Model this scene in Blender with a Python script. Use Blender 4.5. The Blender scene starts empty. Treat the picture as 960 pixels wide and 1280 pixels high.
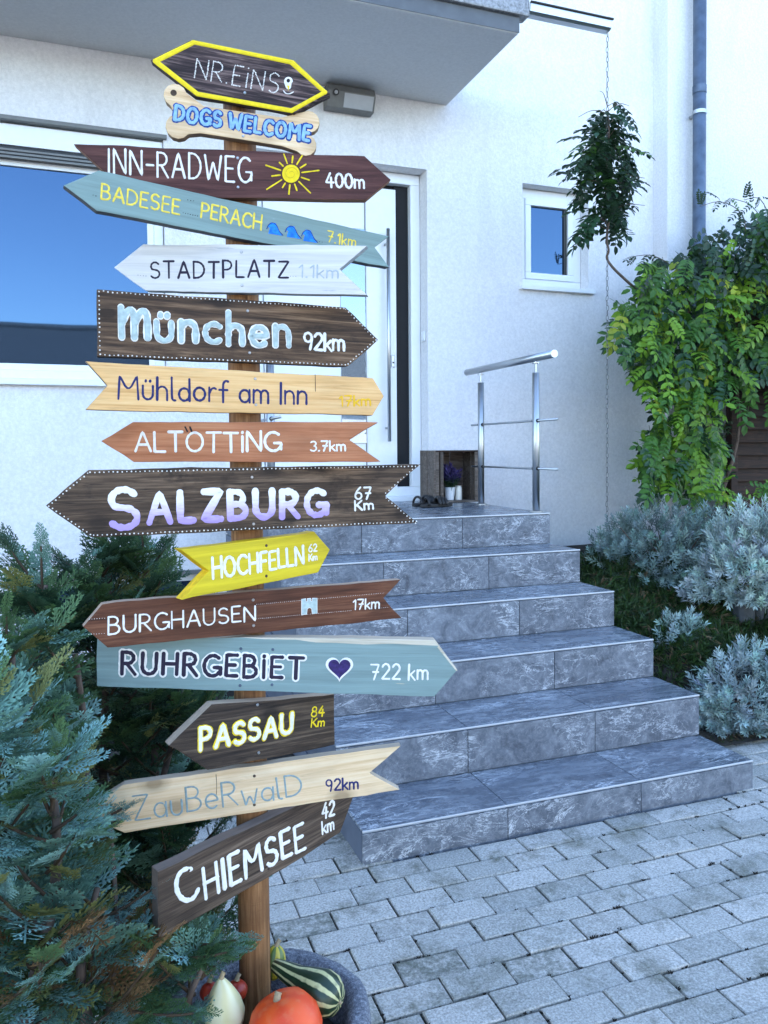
import bpy, bmesh, math, random
import numpy as np
from mathutils import Vector, Matrix
R_ = math.radians
rnd = random.Random(7)
rng = np.random.default_rng(11)
scene = bpy.context.scene
COL = scene.collection

# ------------------------------------------------------------------ camera
CAM = dict(f=977.3356, yaw=.3493, pitch=.0273, roll=.0073, H=1.3648, cy=589.6843)
def cam_axes():
    y, p, ro = CAM['yaw'], CAM['pitch'], CAM['roll']
    f = np.array([math.sin(y)*math.cos(p), math.cos(y)*math.cos(p), -math.sin(p)])
    r = np.array([math.cos(y), -math.sin(y), 0.]); d = np.cross(f, r)
    c, s = math.cos(ro), math.sin(ro)
    return c*r+s*d, -s*r+c*d, f
AX_R, AX_D, AX_F = cam_axes()
CPOS = np.array([0, 0, CAM['H']])
FH = np.array([math.sin(CAM['yaw']), math.cos(CAM['yaw']), 0.])
RH = np.array([math.cos(CAM['yaw']), -math.sin(CAM['yaw']), 0.])
cam_data = bpy.data.cameras.new('camera'); cam = bpy.data.objects.new('camera', cam_data); COL.objects.link(cam)
cam_data.sensor_fit = 'VERTICAL'; cam_data.sensor_height = 36; cam_data.lens = CAM['f']*36/1280
cam_data.shift_y = -(640-CAM['cy'])/1280
cam_data.clip_start = .05; cam_data.clip_end = 2000
M = Matrix.Identity(4)
for i in range(3):
    M[i][0] = AX_R[i]; M[i][1] = -AX_D[i]; M[i][2] = -AX_F[i]; M[i][3] = CPOS[i]
cam.matrix_world = M
scene.camera = cam
def ray(u, v): return AX_R*(u-480)/CAM['f'] + AX_D*(v-CAM['cy'])/CAM['f'] + AX_F
def U(u, v, d):                       # point at horizontal depth d
    r = ray(u, v); return CPOS + r*(d/(r@FH))
def UY(u, v, y):
    r = ray(u, v); return CPOS + r*(y/r[1])

# ------------------------------------------------------------------ light
SUN_EL, SUN_AZ = 42, 12               # degrees; azimuth measured from +Y towards +X (behind the house)
world = bpy.data.worlds.new('World'); scene.world = world; world.use_nodes = True
wn = world.node_tree.nodes; wl = world.node_tree.links
bg = wn['Background']; sky = wn.new('ShaderNodeTexSky'); sky.sky_type = 'NISHITA'; sky.sun_disc = False
sky.sun_elevation = R_(SUN_EL); sky.sun_rotation = R_(SUN_AZ); sky.air_density = 1.0; sky.dust_density = .3; sky.ozone_density = 1.5
wl.new(sky.outputs[0], bg.inputs[0]); bg.inputs[1].default_value = .15
sd = bpy.data.lights.new('sun', 'SUN'); sd.energy = 3.2; sd.angle = R_(.5); sd.color = (1, .95, .86)
sun = bpy.data.objects.new('sun', sd); COL.objects.link(sun)
sv = Vector((math.sin(R_(SUN_AZ))*math.cos(R_(SUN_EL)), math.cos(R_(SUN_AZ))*math.cos(R_(SUN_EL)), math.sin(R_(SUN_EL))))
sun.rotation_euler = sv.to_track_quat('Z', 'Y').to_euler(); sun.location = (0, 20, 20)
vs = scene.view_settings; vs.view_transform = 'Standard'; vs.look = 'None'; vs.gamma = 1; vs.exposure = 2.68
vs.use_curve_mapping = False
scene.cycles.max_bounces = 6; scene.cycles.diffuse_bounces = 4; scene.cycles.glossy_bounces = 4
scene.cycles.transmission_bounces = 4; scene.cycles.caustics_reflective = False; scene.cycles.caustics_refractive = False

# ------------------------------------------------------------------ materials
class NT:
    def __init__(s, name):
        s.m = bpy.data.materials.new(name); s.m.use_nodes = True
        s.n = s.m.node_tree.nodes; s.l = s.m.node_tree.links
        s.b = s.n['Principled BSDF']; s.out = s.n['Material Output']
    def new(s, t, **kw):
        n = s.n.new('ShaderNode'+t)
        for k, v in kw.items(): setattr(n, k, v)
        return n
    def val(s, inp, v):
        if hasattr(v, 'links') or isinstance(v, bpy.types.NodeSocket): s.l.new(v, inp)
        else: inp.default_value = v
    def coord(s, kind='Object', scale=(1, 1, 1), rand=False, rot=(0, 0, 0)):
        if kind == 'World': c = s.new('NewGeometry').outputs['Position']
        else: c = s.new('TexCoord').outputs[kind]
        if rand:
            oi = s.new('ObjectInfo'); mu = s.new('Math', operation='MULTIPLY'); s.l.new(oi.outputs['Random'], mu.inputs[0]); mu.inputs[1].default_value = 37.
            ad = s.new('VectorMath', operation='ADD'); s.l.new(c, ad.inputs[0]); s.l.new(mu.outputs[0], ad.inputs[1]); c = ad.outputs[0]
        mp = s.new('Mapping'); s.l.new(c, mp.inputs[0]); mp.inputs['Scale'].default_value = scale; mp.inputs['Rotation'].default_value = rot
        return mp.outputs[0]
    def noise(s, vec, scale=5, detail=4, rough=.55, dist=0):
        n = s.new('TexNoise'); s.l.new(vec, n.inputs['Vector'])
        n.inputs['Scale'].default_value = scale; n.inputs['Detail'].default_value = detail; n.inputs['Roughness'].default_value = rough; n.inputs['Distortion'].default_value = dist
        return n.outputs['Fac']
    def ramp(s, fac, stops):
        r = s.new('ValToRGB'); s.l.new(fac, r.inputs[0]); e = r.color_ramp.elements
        while len(e) < len(stops): e.new(.5)
        for i, (p, c) in enumerate(stops):
            e[i].position = p; e[i].color = (*c, 1) if len(c) == 3 else c
        return r.outputs[0]
    def mix(s, fac, a, b, blend='MIX'):
        m = s.new('Mix', data_type='RGBA', blend_type=blend)
        s.val(m.inputs[0], fac)
        for i, v in ((6, a), (7, b)):
            if isinstance(v, tuple): v = (*v, 1) if len(v) == 3 else v
            s.val(m.inputs[i], v)
        return m.outputs[2]
    def math(s, op, a, b=0., clamp=False):
        m = s.new('Math', operation=op); m.use_clamp = clamp; s.val(m.inputs[0], a); s.val(m.inputs[1], b); return m.outputs[0]
    def bump(s, h, strength=.3, dist=.002):
        b = s.new('Bump'); s.l.new(h, b.inputs['Height']); b.inputs['Strength'].default_value = strength; b.inputs['Distance'].default_value = dist
        s.l.new(b.outputs[0], s.b.inputs['Normal']); return b
    def set(s, col=None, rough=None, metal=None, spec=None):
        for k, v in (('Base Color', col), ('Roughness', rough), ('Metallic', metal), ('Specular IOR Level', spec)):
            if v is None: continue
            if isinstance(v, tuple) and len(v) == 3: v = (*v, 1)
            s.val(s.b.inputs[k], v)
        return s.m

def m_plain(name, col, rough=.5, metal=0, var=.12, scale=30, bump=0., spec=.4, kind='Object'):
    t = NT(name); v = t.coord(kind, rand=(kind == 'Object'))
    n = t.noise(v, scale, 4)
    lo = tuple(c*(1-var) for c in col); hi = tuple(min(1, c*(1+var)) for c in col)
    c = t.ramp(n, [(.3, lo), (.7, hi)])
    if bump: t.bump(n, bump, .003)
    return t.set(c, rough, metal, spec)

def m_wood(name, dark, mid, light, edge=None, knots=.5, grain=1., rough=.7, stain=None, bump=.5, streak=(1.1, 20, 20)):
    t = NT(name)
    v = t.coord('Object', streak, rand=True)
    g1 = t.noise(v, 2.2, 7, .62, 1.6)
    v2 = t.coord('Object', (7, 160, 160), rand=True); g2 = t.noise(v2, 1.5, 5, .7)
    mixg = t.math('ADD', t.math('MULTIPLY', g1, .62), t.math('MULTIPLY', g2, .38))
    k = .5
    c = t.ramp(mixg, [(.5-.13*grain, dark), (.5, mid), (.5+.13*grain, light)])
    # soft patches
    v3 = t.coord('Object', (3, 7, 7), rand=True); p = t.noise(v3, 2, 4)
    c = t.mix(t.math('MULTIPLY', t.ramp(p, [(.45, (0, 0, 0)), (.7, (1, 1, 1))]), .55), c, tuple(x*.62 for x in mid))
    if knots:
        vk = t.coord('Object', (7, 11, .001), rand=True)
        vo = t.new('TexVoronoi'); vo.voronoi_dimensions = '2D'; t.l.new(vk, vo.inputs['Vector']); vo.inputs['Scale'].default_value = 1.0; vo.inputs['Randomness'].default_value = 1
        kf = t.ramp(vo.outputs['Distance'], [(.08, (1, 1, 1)), (.13, (.55, .55, .55)), (.24, (0, 0, 0))])
        c = t.mix(t.math('MULTIPLY', kf, knots), c, tuple(x*.3+y*.12 for x, y in zip(dark, mid)))
    vcr = t.coord('Object', (1.6, 34, 34), rand=True); rid = t.math('ABSOLUTE', t.math('SUBTRACT', t.noise(vcr, 1.6, 4, .5, .4), .5))
    crk = t.math('MULTIPLY', t.ramp(rid, [(0, (1, 1, 1)), (.006, (.5, .5, .5)), (.014, (0, 0, 0))]), t.ramp(p, [(.42, (0, 0, 0)), (.55, (.75, .75, .75))]))
    c = t.mix(crk if bump > .6 else t.math('MULTIPLY', crk, .3), c, tuple(x*.35 for x in dark))
    if stain:
        vs_ = t.coord('Object', (4, 5, 5), rand=True); n = t.noise(vs_, 3, 6, .7)
        c = t.mix(t.math('MULTIPLY', t.ramp(n, [(.55, (0, 0, 0)), (.68, (1, 1, 1))]), .8), c, stain)
    if edge:
        tc = t.new('TexCoord'); sx = t.new('SeparateXYZ'); t.l.new(tc.outputs['Normal'], sx.inputs[0])
        ab = t.math('ABSOLUTE', sx.outputs[2]); f = t.math('LESS_THAN', ab, .45)
        ec = t.ramp(mixg, [(.3, tuple(x*.55 for x in edge)), (.65, edge)])
        c = t.mix(f, c, ec)
    t.bump(mixg, bump, .0025)
    return t.set(c, rough, 0, .3)

def m_painted(name, col, worn, amount=.5, light=None, rough=.55, edge=None):
    """paint brushed on a board, with strokes along the board and some worn places"""
    t = NT(name)
    v = t.coord('Object', (2, 45, 45), rand=True); g = t.noise(v, 2, 5, .65, .6)
    lo = tuple(c*.8 for c in col); hi = light or tuple(min(1, c*1.18) for c in col)
    c = t.ramp(g, [(.3, lo), (.52, col), (.75, hi)])
    v2 = t.coord('Object', (3, 26, 26), rand=True); w = t.noise(v2, 2.1, 6, .7, .5)
    th = .74-.16*amount
    c = t.mix(t.ramp(w, [(th, (0, 0, 0)), (th+.05, (1, 1, 1))]), c, worn)
    if edge:
        tc = t.new('TexCoord'); sx = t.new('SeparateXYZ'); t.l.new(tc.outputs['Normal'], sx.inputs[0])
        f = t.math('LESS_THAN', t.math('ABSOLUTE', sx.outputs[2]), .45)
        c = t.mix(f, c, t.ramp(g, [(.3, tuple(x*.6 for x in edge)), (.6, edge)]))
    t.bump(g, .35, .002)
    return t.set(c, rough, 0, .35)

def m_leaf(name, trans=.25, rough=.5, spec=.35):
    t = NT(name)
    a = t.new('Attribute'); a.attribute_name = 'Col'
    t.set(None, rough, 0, spec); t.l.new(a.outputs['Color'], t.b.inputs['Base Color'])
    tr = t.new('BsdfTranslucent'); t.l.new(a.outputs['Color'], tr.inputs[0])
    ms = t.new('MixShader'); ms.inputs[0].default_value = trans
    t.l.new(t.b.outputs[0], ms.inputs[1]); t.l.new(tr.outputs[0], ms.inputs[2]); t.l.new(ms.outputs[0], t.out.inputs[0])
    return t.m

def m_stucco():
    t = NT('stucco'); v = t.coord('World')
    n = t.noise(v, 110, 6, .75); n2 = t.noise(v, 42, 5, .7); big = t.noise(v, .9, 4)
    vd = t.coord('World', (3, 3, .5)); drip = t.noise(vd, 1.6, 5, .6)
    c = t.ramp(big, [(.3, (.74, .725, .73)), (.7, (.81, .795, .80))])
    c = t.mix(t.math('MULTIPLY', t.ramp(drip, [(.5, (0, 0, 0)), (.75, (1, 1, 1))]), .25), c, (.47, .47, .48))
    mot = t.noise(v, 55, 5, .7); c = t.mix(1., c, t.ramp(mot, [(.35, (.9, .9, .9)), (.65, (1.06, 1.06, 1.06))]), 'MULTIPLY')
    h = t.math('ADD', t.math('MULTIPLY', n, .5), t.math('MULTIPLY', n2, .8))
    t.bump(h, .7, .011)
    return t.set(c, .92, 0, .2)

def m_tile(name, tread):
    t = NT(name)
    v = t.coord('Object', (1, 1, 1), rand=True)
    sc = (5, 16, 16) if tread else (11, 11, 11)
    vv = t.coord('Object', sc, rand=True, rot=(0, 0, .3) if tread else (0, .6, 0))
    n1 = t.noise(vv, 1.2, 9, .72, .9)
    base = t.ramp(n1, [(.3, (.05, .059, .076)), (.45, (.103, .116, .139)), (.56, (.152, .168, .193)), (.72, (.26, .277, .30))])
    vq = t.coord('Object', (2.2, 7, 7) if tread else (4, 4, 9), rand=True, rot=(0, .5, .25))
    def veins(scale, wid, amt):
        ridge = t.math('ABSOLUTE', t.math('SUBTRACT', t.noise(vq, scale, 8, .68, .8), .5))
        return t.math('MULTIPLY', t.ramp(ridge, [(0, (1, 1, 1)), (wid*.4, (.4, .4, .4)), (wid, (0, 0, 0))]), amt)
    vm = t.ramp(t.noise(v, 4, 4), [(.42, (0, 0, 0)), (.56, (1, 1, 1))])
    c = t.mix(t.math('MULTIPLY', t.math('ADD', veins(.9, .012, 1.), veins(2.4, .013, .75), True), vm), base, (.62, .64, .66))
    fine = t.noise(v, 75, 6, .8)
    oi = t.new('ObjectInfo'); c = t.mix(1., c, t.ramp(oi.outputs['Random'], [(0, (.82, .82, .83)), (1, (1.15, 1.15, 1.14))]), 'MULTIPLY')
    c = t.mix(t.math('MULTIPLY', t.ramp(fine, [(.5, (0, 0, 0)), (.66, (1, 1, 1))]), .26), c, (.42, .435, .45))
    h = t.math('ADD', t.math('MULTIPLY', n1, .7), t.math('MULTIPLY', fine, .3))
    t.bump(h, .3, .004)
    ro = t.ramp(n1, [(.3, (.2, .2, .2)), (.7, (.34, .34, .34))]) if tread else t.ramp(n1, [(.3, (.42,)*3), (.7, (.6,)*3)])
    return t.set(c, ro, 0, .5)

def m_paver():
    t = NT('paver_concrete'); v = t.coord('World')
    oi = t.new('ObjectInfo')
    n = t.noise(v, 160, 4, .75); n2 = t.noise(v, 30, 7, .75); st = t.noise(v, 4.2, 9, .78, .3)
    c = t.ramp(n, [(.32, (.22, .205, .185)), (.5, (.41, .385, .345)), (.7, (.64, .60, .54))])
    tone = t.ramp(oi.outputs['Random'], [(0, (.76, .78, .77)), (.5, (.96, .97, .96)), (1, (1.12, 1.11, 1.1))])
    c = t.mix(1., c, tone, 'MULTIPLY')
    c = t.mix(t.math('MULTIPLY', t.ramp(n2, [(.5, (0, 0, 0)), (.75, (1, 1, 1))]), .35), c, (.30, .28, .24))
    # moss and dirt stains
    sm = t.math('MULTIPLY', t.ramp(st, [(.50, (0, 0, 0)), (.64, (1, 1, 1))]), t.ramp(n2, [(.3, (.3,)*3), (.6, (1,)*3)]))
    c = t.mix(t.math('MULTIPLY', sm, .82), c, (.075, .078, .045))
    # few pieces darker as a whole
    dk = t.ramp(oi.outputs['Random'], [(.88, (0, 0, 0)), (.92, (1, 1, 1))])
    c = t.mix(t.math('MULTIPLY', dk, t.ramp(n2, [(.4, (.1,)*3), (.6, (.75,)*3)])), c, (.085, .09, .065))
    t.bump(t.math('ADD', n, t.math('MULTIPLY', n2, .6)), .5, .003)
    return t.set(c, .85, 0, .3)

def m_granite():
    t = NT('granite'); v = t.coord('Object')
    n = t.noise(v, 170, 4, .8); n2 = t.noise(v, 30, 5, .65)
    c = t.ramp(n, [(.3, (.05, .055, .065)), (.48, (.16, .17, .2)), (.7, (.42, .44, .48))])
    c = t.mix(t.math('MULTIPLY', n2, .4), c, (.12, .13, .16))
    t.bump(t.math('ADD', n, n2), .9, .006)
    return t.set(c, .9, 0, .25)

def m_glass(name, tint=(.085, .15, .25), base=(.015, .02, .03)):
    t = NT(name)
    g = t.new('BsdfGlossy'); wv = t.noise(t.coord('World', (1, 1, .6)), 1.7, 2, .4); bp = t.new('Bump'); bp.inputs['Strength'].default_value = .08; bp.inputs['Distance'].default_value = .02; t.l.new(wv, bp.inputs['Height']); t.l.new(bp.outputs[0], g.inputs['Normal']); g.inputs['Roughness'].default_value = .02; g.inputs['Color'].default_value = (*tint, 1)
    d = t.new('BsdfDiffuse'); d.inputs['Color'].default_value = (*base, 1)
    lw = t.new('LayerWeight'); lw.inputs[0].default_value = .35
    f = t.ramp(lw.outputs['Facing'], [(0, (.5,)*3), (1, (1,)*3)])
    ms = t.new('MixShader'); t.l.new(f, ms.inputs[0]); t.l.new(d.outputs[0], ms.inputs[1]); t.l.new(g.outputs[0], ms.inputs[2])
    t.l.new(ms.outputs[0], t.out.inputs[0]); return t.m

MT = {}
MT['stucco'] = m_stucco()
MT['canopy'] = m_plain('canopy_render', (.64, .63, .62), .9, var=.06, scale=60, bump=.2, kind='World')
MT['pvc'] = m_plain('white_window_plastic', (.8, .81, .82), .35, var=.02, spec=.5)
MT['door'] = m_plain('white_door', (.8, .8, .8), .3, var=.02, spec=.5)
MT['gap_black'] = m_plain('door_gap_black', (.006, .006, .007), .7)  # flat black for the dark interior at the door
MT['glass'] = m_glass('window_glass')
MT['doorglass'] = m_glass('frosted_door_glass', (.35, .42, .5), (.10, .13, .15))
MT['steel'] = NT('brushed_steel').set((.46, .47, .48), .36, 1.0)
MT['fascia'] = m_plain('grey_sheet_fascia', (.115, .12, .13), .6, .2, var=.15, scale=12)
MT['zinc'] = m_plain('weathered_zinc', (.10, .13, .18), .5, .55, var=.35, scale=9, bump=.1)
MT['lead'] = m_plain('crimped_lead', (.27, .27, .28), .6, .35, var=.4, scale=55, bump=.8)
MT['chain'] = m_plain('chain_steel', (.16, .16, .16), .5, .7, var=.3)
MT['tread'] = m_tile('slate_tread', True); MT['riser'] = m_tile('slate_riser', False)
MT['sidetile'] = m_plain('slate_side', (.10, .115, .15), .5, var=.2, scale=8)
MT['trim'] = NT('aluminium_trim').set((.50, .51, .52), .42, .35)
MT['grout'] = m_plain('grout', (.2, .21, .22), .9)
MT['paver'] = m_paver()
MT['sand'] = m_plain('joint_sand', (.022, .022, .018), .95, var=.4, scale=80, bump=.4, kind='World')
MT['soil'] = m_plain('soil', (.022, .018, .013), .95, var=.5, scale=60, bump=.8, kind='World')
MT['granite'] = m_granite()
MT['conc'] = m_plain('palisade_concrete', (.06, .068, .075), .9, var=.3, scale=20, bump=.4, kind='World')
MT['leaf'] = m_leaf('leaf_green', .28, .45)
MT['scale_leaf'] = m_leaf('cypress_scale_leaf', .15, .6, .25)
MT['silver'] = m_leaf('silver_leaf', .12, .75, .15)
MT['bark'] = m_plain('bark', (.07, .045, .03), .9, var=.45, scale=45, bump=.7)
MT['greybark'] = m_plain('grey_bark', (.12, .085, .065), .9, var=.4, scale=45, bump=.7)
MT['lamp'] = m_plain('grey_lamp_case', (.17, .17, .165), .5, .2, var=.08)
MT['lampglass'] = m_plain('lamp_lens', (.42, .43, .45), .15, 0, var=.04, spec=.7)
MT['screenwood'] = m_wood('screen_wood', (.012, .007, .005), (.03, .014, .009), (.06, .027, .016))
MT['cratewood'] = m_wood('crate_wood', (.05, .035, .028), (.13, .1, .08), (.22, .18, .15))
MT['whitepot'] = m_plain('white_pot', (.72, .73, .74), .4, var=.06)
MT['jar'] = m_plain('candle_jar', (.66, .64, .58), .2, var=.1, spec=.6)
MT['leather'] = m_plain('dark_leather', (.016, .014, .014), .5, var=.3)
MT['roof'] = m_plain('slate_roof', (.085, .085, .085), .75, var=.3, scale=14, bump=.4, kind='World')
MT['black'] = m_plain('black_plastic', (.012, .012, .013), .4)

# ------------------------------------------------------------------ mesh helpers
class MB:
    def __init__(s): s.v = []; s.f = []; s.sm = False
    def add(s, vs, fs):
        o = len(s.v); s.v += [tuple(map(float, p)) for p in vs]; s.f += [tuple(i+o for i in f) for f in fs]; return s
    def box(s, x0, x1, y0, y1, z0, z1):
        return s.add([(x0,y0,z0),(x1,y0,z0),(x1,y1,z0),(x0,y1,z0),(x0,y0,z1),(x1,y0,z1),(x1,y1,z1),(x0,y1,z1)],
                     [(0,3,2,1),(4,5,6,7),(0,1,5,4),(1,2,6,5),(2,3,7,6),(3,0,4,7)])
    def tube(s, pts, rad, n=8, cap=True):
        pts = [Vector(p) for p in pts]
        rads = rad if isinstance(rad, (list, tuple)) else [rad]*len(pts)
        av = None; rings = []
        for i, p in enumerate(pts):
            t = (pts[min(i+1, len(pts)-1)]-pts[max(i-1, 0)]).normalized()
            if av is None:
                up = Vector((0, 0, 1)) if abs(t.z) < .9 else Vector((0, 1, 0)); av = t.cross(up)
            av = (av-t*av.dot(t)).normalized(); bv = t.cross(av)
            rings.append([p+(av*math.cos(2*math.pi*k/n)+bv*math.sin(2*math.pi*k/n))*rads[i] for k in range(n)])
        vs = [v for r in rings for v in r]; fs = []
        for i in range(len(pts)-1):
            for k in range(n):
                fs.append((i*n+k, i*n+(k+1) % n, (i+1)*n+(k+1) % n, (i+1)*n+k))
        if cap: fs.append(tuple(range(n))); fs.append(tuple((len(pts)-1)*n+k for k in reversed(range(n))))
        return s.add(vs, fs)
    def lathe(s, prof, n=24, c=(0, 0, 0), rib=0, ribn=0, noise=0):
        vs = []; fs = []
        for (r, z) in prof:
            for k in range(n):
                a = 2*math.pi*k/n; rr = r*(1+rib*(abs(math.cos(a*ribn/2))-.6)) if ribn else r
                vs.append((c[0]+rr*math.cos(a), c[1]+rr*math.sin(a), c[2]+z))
        for i in range(len(prof)-1):
            for k in range(n):
                fs.append((i*n+k, i*n+(k+1) % n, (i+1)*n+(k+1) % n, (i+1)*n+k))
        fs.append(tuple(reversed(range(n)))); fs.append(tuple((len(prof)-1)*n+k for k in range(n)))
        return s.add(vs, fs)
    def prism(s, poly, y0, y1):          # polygon in xz, extruded along y
        n = len(poly)
        vs = [(x, y0, z) for x, z in poly]+[(x, y1, z) for x, z in poly]
        fs = [tuple(range(n)), tuple(reversed(range(n, 2*n)))]+[(i, i+n, (i+1) % n+n, (i+1) % n) for i in range(n)]
        return s.add(vs, fs)
    def build(s, name, mat, parent=None, smooth=False, bevel=0, world=True, off=None):
        o0 = Vector((0, 0, 0))
        if off is not None: o0 = Vector(off)
        elif parent is not None and world:
            o0 = org(parent)
        me = bpy.data.meshes.new(name)
        me.from_pydata([tuple(Vector(v)-o0) for v in s.v], [], s.f)
        bm = bmesh.new(); bm.from_mesh(me); bmesh.ops.recalc_face_normals(bm, faces=bm.faces)
        if bevel:
            bmesh.ops.bevel(bm, geom=[e for e in bm.edges if e.calc_face_angle(0) > .5], offset=bevel, segments=2, affect='EDGES', profile=.6)
        bm.to_mesh(me); bm.free()
        me.materials.append(MT[mat] if isinstance(mat, str) else mat)
        if smooth: me.polygons.foreach_set('use_smooth', [True]*len(me.polygons))
        o = bpy.data.objects.new(name, me); COL.objects.link(o)
        if parent is not None: o.parent = parent
        elif off is not None: o.location = o0
        return o
def org(o):
    v = Vector((0, 0, 0))
    while o is not None: v += o.location; o = o.parent
    return v
def thing(name, label, cat, loc=(0, 0, 0), group=None):
    o = bpy.data.objects.new(name, None); COL.objects.link(o); o.location = loc; o.empty_display_size = .1
    tag(o, label, cat, group); return o
def tag(o, label=None, cat=None, group=None, kind=None):
    for k, v in (('label', label), ('category', cat), ('group', group), ('kind', kind)):
        if v: o[k] = v
    return o
def copy_obj(o, parent, loc=None):
    c = o.copy(); COL.objects.link(c); c.parent = parent
    if loc is not None: c.location = loc
    return c
def np_mesh(name, V, Q, mat, parent=None, col=None, smooth=False, off=None):
    V = np.asarray(V, np.float64)
    o0 = np.array(org(parent)) if parent is not None else (np.array(off) if off is not None else np.zeros(3))
    V = V-o0
    me = bpy.data.meshes.new(name); k = Q.shape[1]
    me.vertices.add(len(V)); me.vertices.foreach_set('co', V.astype(np.float32).ravel())
    me.loops.add(Q.size); me.loops.foreach_set('vertex_index', Q.astype(np.int32).ravel())
    me.polygons.add(len(Q)); me.polygons.foreach_set('loop_start', (np.arange(len(Q))*k).astype(np.int32))
    me.polygons.foreach_set('loop_total', np.full(len(Q), k, np.int32))
    if smooth: me.polygons.foreach_set('use_smooth', np.ones(len(Q), bool))
    me.update(calc_edges=True)
    if col is not None:
        a = me.color_attributes.new('Col', 'FLOAT_COLOR', 'POINT')
        c4 = np.ones((len(V), 4), np.float32); c4[:, :3] = col; a.data.foreach_set('color', c4.ravel())
    me.materials.append(MT[mat]); o = bpy.data.objects.new(name, me); COL.objects.link(o)
    if parent is not None: o.parent = parent
    elif off is not None: o.location = off
    return o
def frames(D, up=None):
    """rotation matrices whose x axis is D and whose z is near up"""
    D = D/np.linalg.norm(D, axis=1, keepdims=True)
    Z = up-(up*D).sum(1, keepdims=True)*D; Z /= np.linalg.norm(Z, axis=1, keepdims=True)+1e-9
    Y = np.cross(Z, D)
    return np.stack([D, Y, Z], axis=2)
def scatter(tv, tq, P, Rm, S):
    V = np.einsum('mij,nj->mni', Rm, tv)*S[:, None, None]+P[:, None, :]
    Q = tq[None]+(np.arange(len(P))*len(tv))[:, None, None]
    return V.reshape(-1, 3), Q.reshape(-1, tq.shape[1])

# ================================================================== SETTING
WY = 5.3                                   # facade plane
RISE, TREAD, Y0, XL, XR, Z0 = .177, .30, 2.4109, .7936, 2.4445, .065
def TZ(k): return RISE*(k+1)-Z0            # top of step k (0..5)
LAND = TZ(5)

g = MB(); g.add([(-400, -400, -.012), (400, -400, -.012), (400, 400, -.012), (-400, 400, -.012)], [(0, 1, 2, 3)])
pave = g.build('pavement', 'sand'); tag(pave, 'grey concrete block pavement in front of the stairs', None, kind='structure')

# pavers: running bond parallel to the stairs
PX, PY, JX, JY = .183, .0955, 1.171, 2.3975
def paver_mesh():
    w, d, h, c = PX/2-.0026, PY/2-.0026, .035, .003
    v = []
    for (z, e) in ((-h, 0), (-c, 0), (0, c)):
        v += [(-w+e, -d+e, z), (w-e, -d+e, z), (w-e, d-e, z), (-w+e, d-e, z)]
    f = [(8, 9, 10, 11)]
    for r in (0, 4):
        f += [(r+i, r+(i+1) % 4, r+4+(i+1) % 4, r+4+i) for i in range(4)]
    me = bpy.data.meshes.new('paver'); me.from_pydata(v, [], f); me.materials.append(MT['paver']); me.update(); return me
pm = paver_mesh()
def px_of(P):
    d = np.array(P)-CPOS; z = d@AX_F
    return (480+CAM['f']*(d@AX_R)/z, CAM['cy']+CAM['f']*(d@AX_D)/z) if z > .2 else (-9999, 0)
cells = []
for j in range(-50, 32):
    for i in range(-30, 32):
        x = JX+(i+.5)*PX+(PX/2 if j % 2 else 0); y = JY+(j-.5)*PY
        if y > Y0+.02 and x-PX/2 > XL and x+PX/2 < XR: continue
        if y > 2.85 and x > XL+.15: continue
        if y > 3.2: continue
        u, v = px_of((x, y, 0)); vis = -40 < u < 1000 and 880 < v < 1320
        hid = (u < 180) or (u < 330 and v > 1180) or y > 2.78
        cells.append((not (vis and not hid), -v, x, y))
cells.sort()
vis_cells = [c for c in cells if not c[0]][:300]; rest = [c for c in cells if c not in set(vis_cells)]
for (_, _, x, y) in vis_cells:
    o = bpy.data.objects.new('paver', pm); COL.objects.link(o); o.parent = pave
    o.location = (x+rnd.gauss(0, .0012), y+rnd.gauss(0, .0014), rnd.uniform(-.004, .002))
    o.rotation_euler = (rnd.gauss(0, .006), rnd.gauss(0, .004), rnd.gauss(0, .006))
tv = np.array([v.co[:] for v in pm.vertices]); tq = np.array([p.vertices[:] for p in pm.polygons])
n = len(rest); Pp = np.array([(c[2], c[3], rng.uniform(-.0025, .0015)) for c in rest])
Vv, Qq = scatter(tv, tq, Pp, np.repeat(np.eye(3)[None], n, 0), np.ones(n))
tag(np_mesh('paver_field', Vv, Qq, 'paver', pave), kind='stuff')
mv = []
for k in range(5):
    a = k*1.3; mv += [(0, 0, 0), (.5*math.cos(a), .5*math.sin(a), .3), (.8*math.cos(a+.4), .8*math.sin(a+.4), .9), (.2*math.cos(a+.9), .2*math.sin(a+.9), .7)]
mv = np.array(mv); mq = np.arange(20).reshape(-1, 4); nm = 1700
jj = rng.integers(-14, 2, nm); along = rng.random(nm) < .7; clus = rng.normal(0, .03, (nm, 2))
mx = rng.uniform(.1, 2.9, nm); my = JY+jj*PY
mx = np.where(along, mx, JX+np.round((mx-JX)/PX)*PX+np.where(jj % 2, PX/2, 0)); my = np.where(along, my+rng.normal(0, .0025, nm), my-rng.uniform(0, PY, nm))
Vm, Qm = scatter(mv, mq, np.stack([mx, my, np.full(nm, -.007)], 1), frames(rng.normal(0, 1, (nm, 3))*[1, 1, .1], np.repeat([[0, 0, 1.]], nm, 0)), rng.uniform(.003, .010, nm)*(rng.random(nm)**1.5+.3))
tag(np_mesh('joint_moss', Vm, Qm, 'soil', pave), kind='stuff')

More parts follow.
